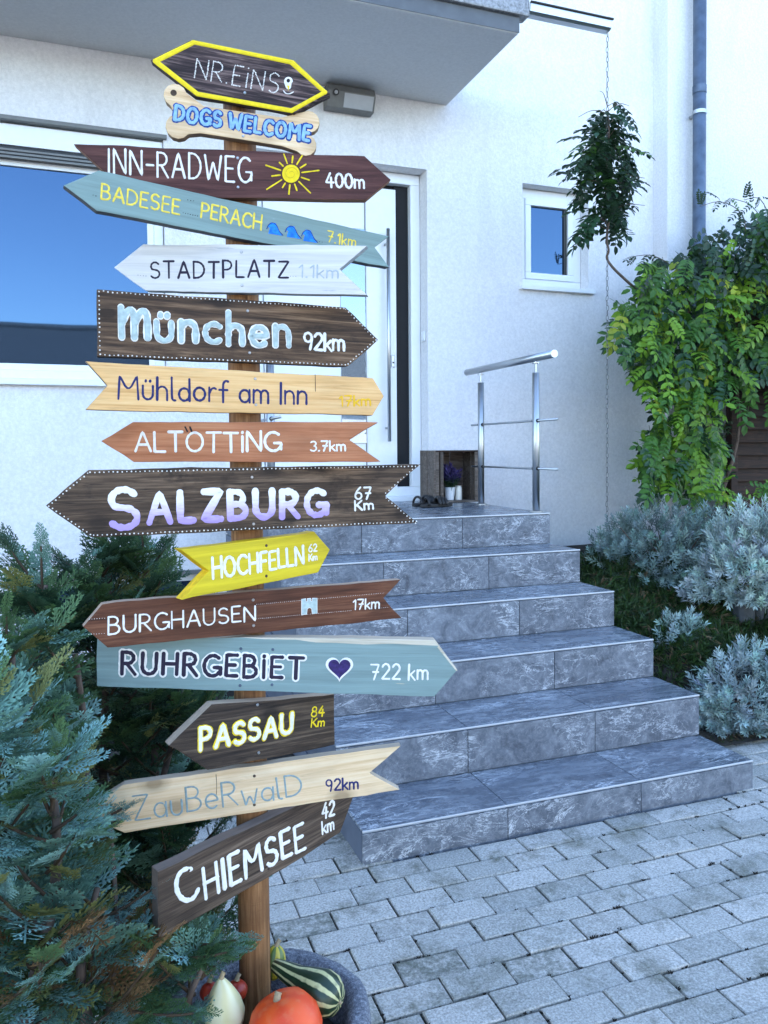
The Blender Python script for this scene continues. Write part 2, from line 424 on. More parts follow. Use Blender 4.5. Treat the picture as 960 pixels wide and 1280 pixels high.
# ------------------------------------------------------------------ house
house = thing('house', 'white rendered house with entrance canopy, big window and open dark door gap', 'house', (0, WY, 0))
def wall_with_holes(name, x0, x1, z0, z1, holes, y, parent, depth):
    xs = sorted({x0, x1, *[h[0] for h in holes], *[h[1] for h in holes]}); zs = sorted({z0, z1, *[h[2] for h in holes], *[h[3] for h in holes]})
    m = MB()
    def inside(a, b): return any(h[0] <= a < h[1] and h[2] <= b < h[3] for h in holes)
    for i in range(len(xs)-1):
        for j in range(len(zs)-1):
            if inside((xs[i]+xs[i+1])/2, (zs[j]+zs[j+1])/2): continue
            m.add([(xs[i], y, zs[j]), (xs[i+1], y, zs[j]), (xs[i+1], y, zs[j+1]), (xs[i], y, zs[j+1])], [(0, 1, 2, 3)])
    for (a, b, c, d) in holes:                        # reveals
        Y = y+depth
        m.add([(a,y,c),(a,Y,c),(a,Y,d),(a,y,d)], [(0,1,2,3)]); m.add([(b,y,c),(b,Y,c),(b,Y,d),(b,y,d)], [(0,3,2,1)])
        m.add([(a,y,d),(b,y,d),(b,Y,d),(a,Y,d)], [(0,3,2,1)]); m.add([(a,y,c),(b,y,c),(b,Y,c),(a,Y,c)], [(0,1,2,3)])
    me = bpy.data.meshes.new(name); o0 = org(parent)
    me.from_pydata([tuple(Vector(v)-o0) for v in m.v], [], m.f)
    bm = bmesh.new(); bm.from_mesh(me); bmesh.ops.remove_doubles(bm, verts=bm.verts, dist=1e-5); bm.to_mesh(me); bm.free()
    me.materials.append(MT['stucco']); o = bpy.data.objects.new(name, me); COL.objects.link(o); o.parent = parent; return o
LW = (-2.2, .425, 1.795, 3.39)          # large window opening
DO = (1.0, 2.28, LAND-.05, 3.41)        # door opening
SW = (3.073, 3.665, 2.60, 3.40)         # small window
BW = (-.5, .72, .12, .56)               # basement window
XC, PYW = 4.29, 5.13                    # corner with the projecting wall
wall_with_holes('facade_wall', -5, XC+.05, -.4, 6.6, [LW, DO, SW, BW], WY, house, .2)
m = MB(); m.box(XC, 10, PYW, WY+6, -.4, 6.6); m.build('projecting_wall', 'stucco', house, bevel=.012)
m = MB(); m.box(-5, XC, WY+.9, WY+8, -.4, 6.6); m.build('rear_wall', 'stucco', house)
m = MB(); m.box(-5, -4.98, WY, WY+.9, -.4, 6.6); m.build('side_wall', 'stucco', house)
m = MB(); m.add([(-5.4, WY-.35, 6.55), (10.4, WY-.35, 6.55), (10.4, WY+4, 8.6), (-5.4, WY+4, 8.6), (-5.4, WY+8.4, 6.55), (10.4, WY+8.4, 6.55)], [(0,1,2,3), (3,2,5,4), (0,3,4), (1,5,2), (0,4,5,1)])
m.build('roof', 'roof', house)  # unseen pitched roof, added for the shadow it casts
# canopy slab
CX, CYF, CZ = 2.44, 4.25, 3.892
m = MB(); m.box(-3.2, CX, CYF, WY-.002, CZ, CZ+.105); can = m.build('canopy', 'canopy', house, bevel=.006)
m = MB(); m.box(-3.2, CX+.003, CYF-.006, CYF-.0005, CZ+.004, CZ+.096); m.build('fascia', 'fascia', can, bevel=.001)
m = MB(); m.box(-3.25, CX+.06, CYF-.035, CYF+.06, CZ+.098, CZ+.20); m.build('lead_edge', 'lead', can, bevel=.012)
m = MB(); m.box(-3.2, CX, CYF+.06, WY-.004, CZ+.108, CZ+.17); m.build('canopy_roof', 'lead', can)
# spout gutter with open top
sp = MB(); x0, x1 = CX+.058, 3.085; yc = CYF; z = CZ+.118
prof = [(-.045, .062), (-.045, .05), (-.04, .012), (-.022, 0), (.022, 0), (.04, .012), (.045, .05), (.045, .062), (.038, .062), (.034, .016), (.018, .006), (-.018, .006), (-.034, .016), (-.038, .062)]
nn = len(prof)
vs_ = [(x0, yc+a, z+b) for a, b in prof]+[(x1, yc+a, z+b) for a, b in prof]
sp.add(vs_, [(i, (i+1) % nn, nn+(i+1) % nn, nn+i) for i in range(nn)])
sp.build('spout', 'steel', can)
rim = MB(); rim.tube([(x0, yc-.047, z+.063), (x1+.008, yc-.047, z+.063)], .007, 8); rim.tube([(x0, yc+.047, z+.063), (x1+.008, yc+.047, z+.063)], .007, 8)
rim.build('spout_rim', 'black', can)

def frame_rect(m, a, b, c, d, w, y0, y1):
    m.box(a, b, y0, y1, d-w, d); m.box(a, b, y0, y1, c, c+w); m.box(a, a+w, y0, y1, c+w, d-w); m.box(b-w, b, y0, y1, c+w, d-w)
# large window
yf = WY+.07
m = MB(); frame_rect(m, LW[0]+.004, LW[1]-.004, LW[2]+.03, LW[3]-.145, .058, yf, yf+.07); lw = m.build('window', 'pvc', house, bevel=.006)
lw['label'] = 'large living room window left of the door'
m = MB(); frame_rect(m, LW[0]+.062, LW[1]-.062, LW[2]+.088, LW[3]-.203, .042, yf+.012, yf+.055); m.build('sash', 'pvc', lw, bevel=.005)
m = MB(); m.box(LW[0]+.1, LW[1]-.102, yf+.03, yf+.038, LW[2]+.128, LW[3]-.242); m.build('pane', 'glass', lw)
m = MB(); m.box(LW[0]+.004, LW[1]-.004, WY+.02, WY+.19, LW[3]-.14, LW[3]-.012); m.build('shutter_box', 'pvc', lw, bevel=.004)
m = MB(); m.box(LW[0]+.03, LW[1]-.03, WY+.035, yf-.002, LW[3]-.215, LW[3]-.142); m.build('shutter_slot', 'black', lw)
for k in range(3):
    m = MB(); m.box(LW[0]+.032, LW[1]-.032, WY+.028, WY+.034, LW[3]-.165-.022*k-.007, LW[3]-.165-.022*k+.007); m.build('shutter_slat', 'lamp', lw, bevel=.002)
m = MB(); m.box(LW[0]-.02, LW[1]+.02, WY-.03, WY+.02, LW[3]-.004, LW[3]+.022); m.build('recess_shade_strip', 'lamp', lw, bevel=.004)  # grey strip put in for the shade line at the recess top
m = MB(); m.prism([(LW[0]-.06, LW[2]-.012), (LW[1]+.02, LW[2]-.012), (LW[1]+.02, LW[2]+.026), (LW[0]-.06, LW[2]+.026)], WY-.05, yf+.01); m.build('sill', 'pvc', lw, bevel=.006)
m = MB(); m.box(LW[0], LW[1]-.012, WY+.022, yf, LW[2]+.03, LW[2]+.085); m.build('sill_upstand', 'pvc', lw, bevel=.006)
# small window
yf = WY+.1
m = MB(); frame_rect(m, SW[0]+.003, SW[1]-.003, SW[2]+.025, SW[3]-.004, .075, yf, yf+.07); sw = m.build('window', 'pvc', house, bevel=.006)
sw['label'] = 'small square window right of the door'
m = MB(); frame_rect(m, SW[0]+.078, SW[1]-.078, SW[2]+.10, SW[3]-.079, .05, yf-.012, yf+.05); m.build('sash', 'pvc', sw, bevel=.006)
m = MB(); m.box(SW[0]+.125, SW[1]-.125, yf+.02, yf+.03, SW[2]+.145, SW[3]-.125); m.build('pane', 'glass', sw)
m = MB(); m.box(SW[1]-.155, SW[1]-.126, yf+.008, yf+.019, SW[2]+.151, SW[3]-.131); m.build('blind_guide', 'black', sw)
m = MB(); m.box(SW[0]-.03, SW[1]+.045, WY-.04, yf+.005, SW[2]-.012, SW[2]+.022); m.build('sill', 'pvc', sw, bevel=.005)
# basement window
m = MB(); frame_rect(m, BW[0]+.01, BW[1]-.01, BW[2]+.01, BW[3]-.01, .05, WY+.06, WY+.12); bw = m.build('window', 'pvc', house, bevel=.004)
bw['label'] = 'low basement window behind the cypress'
m = MB(); m.box(BW[0]+.055, BW[1]-.055, WY+.085, WY+.095, BW[2]+.055, BW[3]-.055); m.build('pane', 'glass', bw)
m = MB(); m.box(BW[0]-.05, BW[1]+.05, WY-.03, WY+.05, BW[3]-.006, BW[3]+.022); m.build('lintel', 'lamp', bw, bevel=.004)
# door with side frame
yd = WY+.13
m = MB(); frame_rect(m, DO[0]+.003, DO[1]-.003, LAND+.02, DO[3]-.004, .075, yd, yd+.07); m.box(1.03, 1.09, yd+.003, yd+.066, LAND+.1, DO[3]-.08)
door = m.build('door_frame', 'pvc', house, bevel=.006)
m = MB(); m.box(1.1, 2.2, yd+.075, yd+.12, LAND+.03, DO[3]-.06); m.build('door_recess', 'gap_black', door)
m = MB(); m.box(1.1, 2.092, yd+.02, yd+.06, LAND+.075, DO[3]-.12); leaf = m.build('door_leaf', 'door', door, bevel=.004)
m = MB(); m.box(2.092, 2.206, yd+.055, yd+.07, LAND+.03, DO[3]-.079); m.build('dark_gap', 'gap_black', door)  # black strip in place of the dark interior beyond the gap
for (a, b) in ((1.2, 2.95), (1.58, 2.95)):
    pass
m = MB(); m.box(1.66, 1.848, yd+.012, yd+.02, LAND+.42, LAND+1.98); m.build('glass_strip', 'doorglass', leaf, bevel=.002)
m = MB(); m.box(1.846, 1.853, yd+.013, yd+.0205, LAND+.1, DO[3]-.13); m.build('groove', 'lamp', leaf)
hb = MB(); hb.tube([(2.006, yd-.045, 1.43), (2.006, yd-.045, 2.98)], .013, 12)
for zz in (1.53, 2.88): hb.tube([(2.006, yd-.045, zz), (2.006, yd+.02, zz)], .009, 8)
hb.build('bar_handle', 'steel', leaf, smooth=True)
m = MB(); m.box(2.048, 2.075, yd+.008, yd+.021, 1.98, 2.07); lk = m.build('lock_plate', 'steel', leaf, bevel=.006)
m = MB(); m.tube([(2.061, yd+.004, 2.015), (2.061, yd+.02, 2.015)], .007, 10); m.build('keyhole', 'black', lk)
m = MB(); m.box(DO[0], DO[1], WY-.03, yd+.1, LAND-.03, LAND+.032); m.build('threshold', 'pvc', door, bevel=.006)
m = MB(); m.box(2.2675, 2.2785, WY+.035, WY+.10, 2.17, 2.245); bb = m.build('doorbell', 'pvc', house, bevel=.006)
m = MB(); m.box(2.2645, 2.2678, WY+.05, WY+.085, 2.19, 2.225); m.build('button', 'pvc', bb, bevel=.002)
# downpipe
pp = thing('downpipe', 'weathered zinc rainwater pipe on the white wall above the wisteria', 'pipe', (4.515, PYW-.10, 0))
m = MB(); m.tube([(4.515, PYW-.1, -.0), (4.515, PYW-.1, 1.9), (4.515, PYW-.1, 6.5)], .05, 20); m.build('pipe', 'zinc', pp, smooth=True)
for zz in (1.2, 4.02):
    m = MB(); m.lathe([(.049, -.014), (.055, -.014), (.055, .014), (.049, .014)], 20, (4.515, PYW-.1, zz)); m.box(4.5, 4.53, PYW-.05, PYW+.004, zz-.01, zz+.01)
    m.tube([(4.565, PYW-.1, zz), (4.58, PYW-.1, zz)], .008, 8); m.build('pipe_clip', 'steel', pp)
m = MB(); m.lathe([(.0495, -.03), (.0535, -.03), (.0535, .03), (.0495, .03)], 20, (4.515, PYW-.1, 4.2)); m.build('pipe_socket', 'zinc', pp, smooth=False)

# wall lamp under the canopy
lx, lz = 1.50, 3.872
wlamp = thing('wall_lamp', 'grey box floodlight with sensor on the wall under the canopy', 'lamp', (1.67, WY-.002, 3.78))
sec = lambda a, b: [(a, WY-.003, lz-.15), (a, WY-.003, lz), (a, WY-.10, lz), (a, WY-.13, lz-.055), (a, WY-.085, lz-.15)]
def wedge(a, b, name, mat, parent, grow=0, bev=.006):
    m = MB(); p = sec(a, 0); q = [(b, y, z) for (_, y, z) in p]; k = len(p)
    m.add(p+q, [tuple(range(k)), tuple(reversed(range(k, 2*k)))]+[(i, (i+1) % k, k+(i+1) % k, k+i) for i in range(k)])
    return m.build(name, mat, parent, bevel=bev)
wedge(lx, lx+.345, 'case', 'lamp', wlamp)
m = MB(); m.add([(lx+.118, WY-.1335, lz-.062), (lx+.33, WY-.1335, lz-.062), (lx+.33, WY-.093, lz-.143), (lx+.118, WY-.093, lz-.143),
                 (lx+.118, WY-.120, lz-.062), (lx+.33, WY-.120, lz-.062), (lx+.33, WY-.08, lz-.143), (lx+.118, WY-.08, lz-.143)],
                [(0,1,2,3),(4,7,6,5),(0,4,5,1),(1,5,6,2),(2,6,7,3),(3,7,4,0)]); m.build('lens', 'lampglass', wlamp, bevel=.002)
m = MB(); m.tube([(lx+.055, WY-.11, lz-.06), (lx+.055, WY-.134, lz-.068)], .022, 16); sn = m.build('sensor', 'black', wlamp)
m = MB(); m.tube([(lx+.055, WY-.13, lz-.066), (lx+.055, WY-.139, lz-.07)], .012, 12); m.build('sensor_eye', 'lampglass', sn)

# ------------------------------------------------------------------ opposite house, mirrored in the window
opp = thing('opposite_house', 'low house with dark slate roof mirrored in the large window', 'house', (-2, -13, 0))
m = MB(); m.box(-14, 12, -20, -13, -.4, 3.0); m.build('wall', 'stucco', opp)
m = MB(); m.add([(-14.5, -12.4, 2.95), (12.5, -12.4, 2.95), (12.5, -16.5, 5.35), (-14.5, -16.5, 5.35), (-14.5, -20.6, 2.95), (12.5, -20.6, 2.95)], [(0,1,2,3), (3,2,5,4), (0,3,4), (1,5,2), (0,4,5,1)])
orf = m.build('roof', 'roof', opp)
m = MB(); m.tube([(-14.5, -16.5, 5.38), (12.5, -16.5, 5.38)], .11, 8); m.build('ridge_cap', 'roof', orf)

# ------------------------------------------------------------------ stairs
st = thing('entrance_stairs', 'six grey slate tiled steps with pale metal edges leading to the door', 'stairs', (1.62, Y0, 0))
m = MB()
prof = [(Y0+.01, -.3)]
for k in range(6): prof += [(Y0+TREAD*k+.01, TZ(k)-.011), (Y0+TREAD*(k+1)+.01 if k < 5 else WY, TZ(k)-.011)]
prof += [(WY, -.3)]
vsA = [(XL+.01, y, z) for y, z in prof]; vsB = [(XR-.01, y, z) for y, z in prof]; k = len(prof)
m.add(vsA+vsB, [tuple(range(k)), tuple(reversed(range(k, 2*k)))]+[(i, (i+1) % k, k+(i+1) % k, k+i) for i in range(k)])
core = m.build('core', 'grout', st)
joints = [XL, 1.318, 1.899, XR]
jset = {0: [1.334, 1.902], 1: [1.326, 1.908], 2: [1.322, 1.904], 3: [1.316, 1.897], 4: [1.31, 1.89], 5: [1.295, 1.883]}
def tile(x0, x1, y0, y1, z0, z1, name, mat):
    cx, cy, cz = (x0+x1)/2, (y0+y1)/2, (z0+z1)/2
    m = MB(); m.box(x0, x1, y0, y1, z0, z1)
    o = m.build(name, mat, None, bevel=.0012, off=(cx, cy, cz)); o.parent = st; o.location = Vector((cx, cy, cz))-st.location
    return o
for k in range(6):
    y = Y0+TREAD*k; z = TZ(k); zb = TZ(k-1)+.001 if k else -.05
    js = [XL]+jset[k]+[XR]
    for a, b in zip(js[:-1], js[1:]):
        tile(a+.0015, b-.0015, y, y+.0095, zb+.001, z-.011, 'riser_tile', 'riser')
        if k < 5: tile(a+.0015, b-.0015, y+.009, y+TREAD-.001, z-.0105, z, 'tread_tile', 'tread')
    m = MB(); m.box(XL, XR, y-.0015, y+.005, z-.0065, z+.001); m.build('edge_trim', 'trim', st, bevel=.002)
ys = [Y0+1.5+.009, Y0+1.5+.58, Y0+1.5+1.16, WY-.002]
for a, b in zip(([XL]+jset[5]+[XR])[:-1], ([XL]+jset[5]+[XR])[1:]):
    for c, d in zip(ys[:-1], ys[1:]):
        tile(a+.0015, b-.0015, c+.0012, d-.0012, LAND-.0105, LAND, 'tread_tile', 'tread')
for s, xx in (('l', XL), ('r', XR)):
    for k in range(6):
        y = Y0+TREAD*k; y1 = (WY-.003)
        m = MB(); x0, x1 = (xx, xx+.0098) if s == 'l' else (xx-.0098, xx)
        m.box(x0, x1, y+.0098, y1 if k == 5 else y1, (TZ(k-1) if k else -.05)+.001, TZ(k)-.011); m.build('side_tile', 'sidetile', st, bevel=.001)

# ------------------------------------------------------------------ railings
def railing(x, label):
    t = thing('railing', label, 'railing', (x, 4.3, LAND), 'railings beside the entrance landing')
    for y in (4.0, 4.7):
        m = MB(); m.tube([(x, y, LAND), (x, y, LAND+.815)], .021, 18); p = m.build('post', 'steel', t, smooth=False)
        p.data.polygons.foreach_set('use_smooth', [len(f.vertices) == 4 for f in p.data.polygons])
        m = MB(); m.tube([(x, y, LAND+.81), (x, y, LAND+.885)], .007, 10); m.tube([(x, y, LAND+.868), (x, y, LAND+.874)], .022, 12); m.build('pin', 'steel', p)
        m = MB(); m.lathe([(.04, 0), (.04, .004), (.022, .008)], 18, (x, y, LAND+.001)); m.build('foot_ring', 'steel', p)
        for zz in (LAND+.255, LAND+.535):
            m = MB(); m.tube([(x-.0, y-.03, zz), (x, y+.03, zz)], .0115, 10); m.build('bar_clamp', 'black', p)
    m = MB(); m.tube([(x, 3.80, LAND+.903), (x, 4.91, LAND+.903)], .0225, 18); hr = m.build('handrail', 'steel', t)
    hr.data.polygons.foreach_set('use_smooth', [len(f.vertices) == 4 for f in hr.data.polygons])
    for zz in (LAND+.255, LAND+.535):
        m = MB(); m.tube([(x, 3.77, zz), (x, 4.84, zz)], .0068, 10); m.build('cross_bar', 'steel', t, smooth=True)
    return t
railing(2.405, 'short stainless steel railing on the right edge of the landing')
railing(.835, 'stainless steel railing behind the signpost, left edge of the landing')

# ================================================================== SIGNPOST
# ---- hand lettering: every glyph is a set of brush strokes
def arc(cx, cy, rx, ry, a0, a1, n=9):
    return [(cx+rx*math.cos(R_(a0+(a1-a0)*i/(n-1))), cy+ry*math.sin(R_(a0+(a1-a0)*i/(n-1)))) for i in range(n)]
G = {
 'A': (.74, [[(0, 0), (.35, 1), (.39, 1), (.74, 0)], [(.14, .34), (.6, .34)]]),
 'B': (.6, [[(0, 0), (0, 1)], [(0, 1), (.2, 1)]+arc(.24, .76, .27, .24, 90, -90)+[(.03, .53)], [(.03, .53), (.26, .53)]+arc(.28, .265, .32, .265, 90, -90)+[(0, 0)]]),
 'C': (.68, [arc(.42, .5, .42, .5, 48, 312, 15)]),
 'D': (.7, [[(0, 0), (0, 1)], [(0, 1), (.15, 1)]+arc(.18, .5, .52, .5, 88, -88, 13)+[(0, 0)]]),
 'E': (.52, [[(.5, 1), (0, 1), (0, .98), (0, .02), (0, 0), (.52, 0)], [(0, .52), (.42, .52)]]),
 'F': (.5, [[(.5, 1), (0, 1), (0, .98), (0, 0)], [(0, .52), (.42, .52)]]),
 'G': (.74, [arc(.42, .5, .42, .5, 50, 340, 16), [(.82, .36), (.8, .42), (.48, .42)], [(.8, .42), (.8, .1)]]),
 'H': (.66, [[(0, 0), (0, 1)], [(.66, 0), (.66, 1)], [(0, .5), (.66, .5)]]),
 'I': (.06, [[(.03, 0), (.03, 1)]]),
 'i': (.06, [[(.03, 0), (.03, .78)], [(.03, .97), (.035, 1.0)]]),
 'K': (.58, [[(0, 0), (0, 1)], [(.55, 1), (.02, .42)], [(.16, .56), (.58, 0)]]),
 'L': (.5, [[(0, 1), (0, .02), (0, 0), (.5, 0)]]),
 'M': (.9, [[(0, 0), (.06, .98), (.07, 1), (.45, .3), (.83, 1), (.84, .98), (.9, 0)]]),
 'µ': (1.0, [[(.02, 0), (.0, 1)], [(.05, .5), (.16, .8), (.34, 1.0), (.46, .88), (.5, .6), (.5, 0)], [(.53, .5), (.66, .82), (.84, .98), (.96, .84), (1.0, .55), (1.0, 0)]]),
 'N': (.68, [[(0, 0), (0, .98), (.01, 1), (.67, 0), (.68, .02), (.68, 1)]]),
 'O': (.8, [arc(.4, .5, .4, .5, 95, 455, 20)]),
 'P': (.56, [[(0, 0), (0, 1)], [(0, 1), (.2, 1)]+arc(.24, .73, .32, .27, 90, -90)+[(0, .46)]]),
 'R': (.62, [[(0, 0), (0, 1)], [(0, 1), (.2, 1)]+arc(.25, .74, .3, .26, 90, -90)+[(0, .48)], [(.22, .48), (.62, 0)]]),
 'S': (.6, [arc(.3, .74, .27, .26, 35, 250, 11)[:-1]+arc(.3, .26, .3, .26, 80, -145, 11)]),
 'T': (.66, [[(0, 1), (.66, 1)], [(.33, 1), (.33, 0)]]),
 'U': (.66, [[(0, 1), (0, .33)]+arc(.33, .33, .33, .33, 180, 360, 9)+[(.66, 1)]]),
 'W': (.98, [[(0, 1), (.2, 0), (.22, 0), (.48, .72), (.5, .72), (.76, 0), (.78, 0), (.98, 1)]]),
 'Z': (.62, [[(.02, 1), (.62, 1), (.62, .98), (0, .02), (0, 0), (.62, 0)]]),
 'a': (.5, [arc(.25, .29, .25, .29, 60, 400, 15), [(.5, .58), (.5, 0)]]),
 'c': (.46, [arc(.28, .3, .28, .3, 50, 310, 12)]),
 'd': (.5, [arc(.25, .29, .25, .29, 60, 400, 15), [(.5, 1), (.5, 0)]]),
 'e': (.52, [[(.02, .3), (.52, .32)]+arc(.27, .3, .26, .3, 10, 315, 14)]),
 'f': (.38, [[(.42, .95), (.32, 1.0), (.19, .88), (.18, .7), (.18, 0)], [(0, .56), (.38, .56)]]),
 'h': (.46, [[(0, 1), (0, 0)], [(0, .3)]+arc(.23, .36, .23, .24, 165, 0, 8)+[(.46, 0)]]),
 'k': (.42, [[(0, 1), (0, 0)], [(.4, .58), (.02, .24)], [(.13, .34), (.44, 0)]]),
 'l': (.16, [[(.02, 1), (.02, .12), (.07, .01), (.18, 0)]]),
 'm': (.74, [[(0, .6), (0, 0)], [(0, .35)]+arc(.185, .4, .185, .2, 165, 0, 7)+[(.37, 0)], [(.37, .35)]+arc(.555, .4, .185, .2, 165, 0, 7)+[(.74, 0)]]),
 'n': (.46, [[(0, .6), (0, 0)], [(0, .3)]+arc(.23, .36, .23, .24, 165, 0, 8)+[(.46, 0)]]),
 'o': (.54, [arc(.27, .3, .27, .3, 95, 455, 16)]),
 'r': (.3, [[(0, .6), (0, 0)], [(0, .32), (.1, .54), (.22, .6), (.32, .55)]]),
 'u': (.46, [[(0, .6), (0, .22)]+arc(.23, .23, .23, .23, 180, 360, 8)+[(.46, .6)]]),
 'w': (.66, [[(0, .6), (.15, 0), (.17, 0), (.33, .42), (.5, 0), (.52, 0), (.66, .6)]]),
 '0': (.56, [arc(.28, .5, .28, .5, 95, 455, 18)]),
 '1': (.24, [[(0, .78), (.2, 1), (.21, .98), (.21, 0)]]),
 '2': (.54, [arc(.27, .72, .25, .28, 160, -30, 9)+[(.02, .02), (.02, 0), (.54, 0)]]),
 '3': (.5, [arc(.22, .76, .24, .24, 140, -80, 8)+arc(.22, .27, .28, .27, 80, -140, 9)]),
 '4': (.56, [[(.34, 1), (.0, .36), (.01, .34), (.56, .34)], [(.4, .68), (.4, 0)]]),
 '6': (.54, [[(.42, 1), (.16, .74), (.02, .4)]+arc(.27, .28, .26, .28, 170, 530, 14)]),
 '7': (.54, [[(0, 1), (.53, 1), (.54, .98), (.2, 0)], [(.14, .5), (.5, .5)]]),
 '8': (.52, [arc(.26, .76, .21, .24, 270, 630, 12), arc(.26, .27, .26, .27, 90, 450, 14)]),
 '9': (.52, [arc(.25, .72, .25, .28, 0, 360, 14), [(.5, .75), (.48, .4), (.38, 0)]]),
 '.': (.06, [[(.0, .02), (.05, .03)]]), '-': (.4, [[(.02, .45), (.4, .45)]]),
}
def chaikin(p, it=2):
    for _ in range(it):
        if len(p) < 3: return p
        q = [p[0]]
        for a, b in zip(p[:-1], p[1:]):
            q += [(a[0]*.75+b[0]*.25, a[1]*.75+b[1]*.25), (a[0]*.25+b[0]*.75, a[1]*.25+b[1]*.75)]
        p = q+[p[-1]]
    return p
def ribbon(mb, pts, w, z, hgt=.00025, jit=.17):
    """domed brush stroke with round ends, lying on the board face at height z"""
    p = [Vector((a[0], a[1], 0)) for a in pts]
    q = [p[0]]
    for a in p[1:]:
        if (a-q[-1]).length > w*.12: q.append(a)
    p = q if len(q) > 1 else [p[0], p[0]+Vector((w*.2, 0, 0))]
    ph = rnd.uniform(0, 6)
    tt = []
    for i in range(len(p)): tt.append((p[min(i+1, len(p)-1)]-p[max(i-1, 0)]).normalized())
    rows = []
    h = w/2
    for e, ww in ((.98, .28), (.75, .68), (.38, .93)): rows.append((p[0]-tt[0]*h*e, tt[0], ww))
    for i in range(len(p)): rows.append((p[i], tt[i], 1+jit*math.sin(ph+i*.9)*.6+rnd.uniform(-jit, jit)*.4))
    for e, ww in ((.38, .93), (.75, .68), (.98, .28)): rows.append((p[-1]+tt[-1]*h*e, tt[-1], ww))
    vs_ = []; fs = []
    for (c, t, s) in rows:
        nrm = Vector((-t.y, t.x, 0))
        for k, zz in ((1, -.0006), (.55, hgt*.8), (-.55, hgt*.8), (-1, -.0006)):
            v = c+nrm*h*s*k; vs_.append((v.x, v.y, z+zz))
    for i in range(len(rows)-1):
        for k in range(3): fs.append((i*4+k, i*4+k+1, i*4+4+k+1, i*4+4+k))
    mb.add(vs_, fs)
def dome(mb, x, y, z, r, n=7):
    vs_ = [(x+r*math.cos(2*math.pi*k/n), y+r*math.sin(2*math.pi*k/n), z-.0004) for k in range(n)]+[(x+r*.6*math.cos(2*math.pi*k/n), y+r*.6*math.sin(2*math.pi*k/n), z+r*.45) for k in range(n)]
    mb.add(vs_, [(k, (k+1) % n, n+(k+1) % n, n+k) for k in range(n)]+[tuple(range(n, 2*n))])
def layout(text, x0, x1, y0, y1, hh, hh1=None, gap=.2, jit=.02):
    """strokes of the text between two baseline points, cap height from hh to hh1"""
    hh1 = hh1 or hh; W = 0; pos = []
    sp_ = {' ': .42}
    k = 0
    while k < len(text):
        ch = text[k]; pos.append((ch, W)); W += (sp_[ch] if ch in sp_ else G['uU O'[0] if False else {'ü': 'u', 'Ö': 'O', 'y': 'u'}.get(ch, ch)][0]+gap); k += 1
    W -= gap
    L = math.hypot(x1-x0, y1-y0); sx = L/W; ux, uy = (x1-x0)/L, (y1-y0)/L
    out = []
    for ch, cx in pos:
        if ch == ' ': continue
        base = {'ü': 'u', 'Ö': 'O'}.get(ch, ch); w, strokes = G[base]
        strokes = list(strokes)
        if ch == 'ü': strokes += [[(.13, .8), (.135, .84)], [(.33, .8), (.335, .84)]]
        sy0 = hh+(hh1-hh)*(cx/W); sc = 1+rnd.uniform(-jit, jit); dy = rnd.uniform(-jit, jit)*sy0; sh = rnd.uniform(-jit, jit)*1.2
        for s in strokes:
            q = []
            for (a, b) in chaikin(s):
                X = (cx+a+sh*b*.6)*sx; Yv = b*sy0*sc+dy
                q.append((x0+ux*X-uy*Yv, y0+uy*X+ux*Yv))
            out.append(q)
    return out

PD = 1.50                                                     # depth of the post
post_b = U(319.5, 1262, PD); post_t = U(299, 128, PD)
sign = thing('signpost', 'tall wooden signpost with fifteen hand painted direction boards beside the stairs', 'signpost', tuple(post_b))
SB = Vector(post_b)
def post_at(z):
    k = (z-post_b[2])/(post_t[2]-post_b[2]); return post_b+(post_t-post_b)*k
m = MB(); NP = 24
pts = [post_at(z) for z in np.linspace(.20, post_t[2], NP)]
m.tube(pts, .0305, 20)
MT['post'] = m_wood('post_wood', (.10, .042, .015), (.24, .11, .042), (.4, .21, .09), knots=0, streak=(20, 20, 1.0), grain=1.1)
def retune(mat):      # fine fibres along z for the post
    for nd in mat.node_tree.nodes:
        if nd.type == 'MAPPING' and tuple(round(x) for x in nd.inputs['Scale'].default_value) == (7, 160, 160): nd.inputs['Scale'].default_value = (160, 160, 7)
retune(MT['post'])
po = m.build('post', 'post', sign, smooth=True)
po.data.polygons.foreach_set('use_smooth', [len(f.vertices) == 4 for f in po.data.polygons])

def paint(name, col, rough=.8, var=.1): 
    if name not in MT: MT[name] = m_plain(name, col, rough, var=var, scale=120, bump=.15)
    return name
WHITE = paint('white_paint', (.80, .75, .68)); YELLOW = paint('yellow_paint', (.82, .6, .012)); NAVY = paint('navy_paint', (.018, .022, .11))
TEAL = paint('pale_teal_paint', (.42, .50, .47), var=.2); BLACK = paint('black_paint', (.012, .011, .014)); GREY = paint('grey_paint', (.42, .45, .46))
BLUE = paint('blue_paint', (.008, .05, .24)); SKYB = paint('sky_blue_paint', (.26, .44, .62), var=.25); WAVE = paint('wave_blue_paint', (.015, .2, .75), var=.4)
PALEY = paint('faded_yellow_paint', (.80, .46, .02)); GREYB = paint('grey_blue_paint', (.24, .32, .32), var=.2); INK = paint('ink_paint', (.022, .015, .035)); INDIGO = paint('indigo_paint', (.035, .018, .10), var=.5)
BADY = paint('chalky_yellow_paint', (.82, .62, .08), var=.2)
def grad_paint():
    t = NT('white_to_lilac_paint'); tc = t.new('TexCoord'); sx = t.new('SeparateXYZ'); t.l.new(tc.outputs['Object'], sx.inputs[0])
    n = t.noise(t.coord('Object', (8, 30, 8)), 6, 4)
    f = t.math('ADD', t.math('MULTIPLY', sx.outputs[1], 14.), t.math('MULTIPLY', n, .5))
    c = t.ramp(t.math('ADD', f, .22), [(.05, (.40, .28, .58)), (.32, (.62, .50, .72)), (.6, (.82, .77, .71))])
    MT['grad'] = t.set(c, .5)
grad_paint()
DK = dict(dark=(.02, .012, .008), mid=(.088, .048, .025), light=(.25, .15, .085))
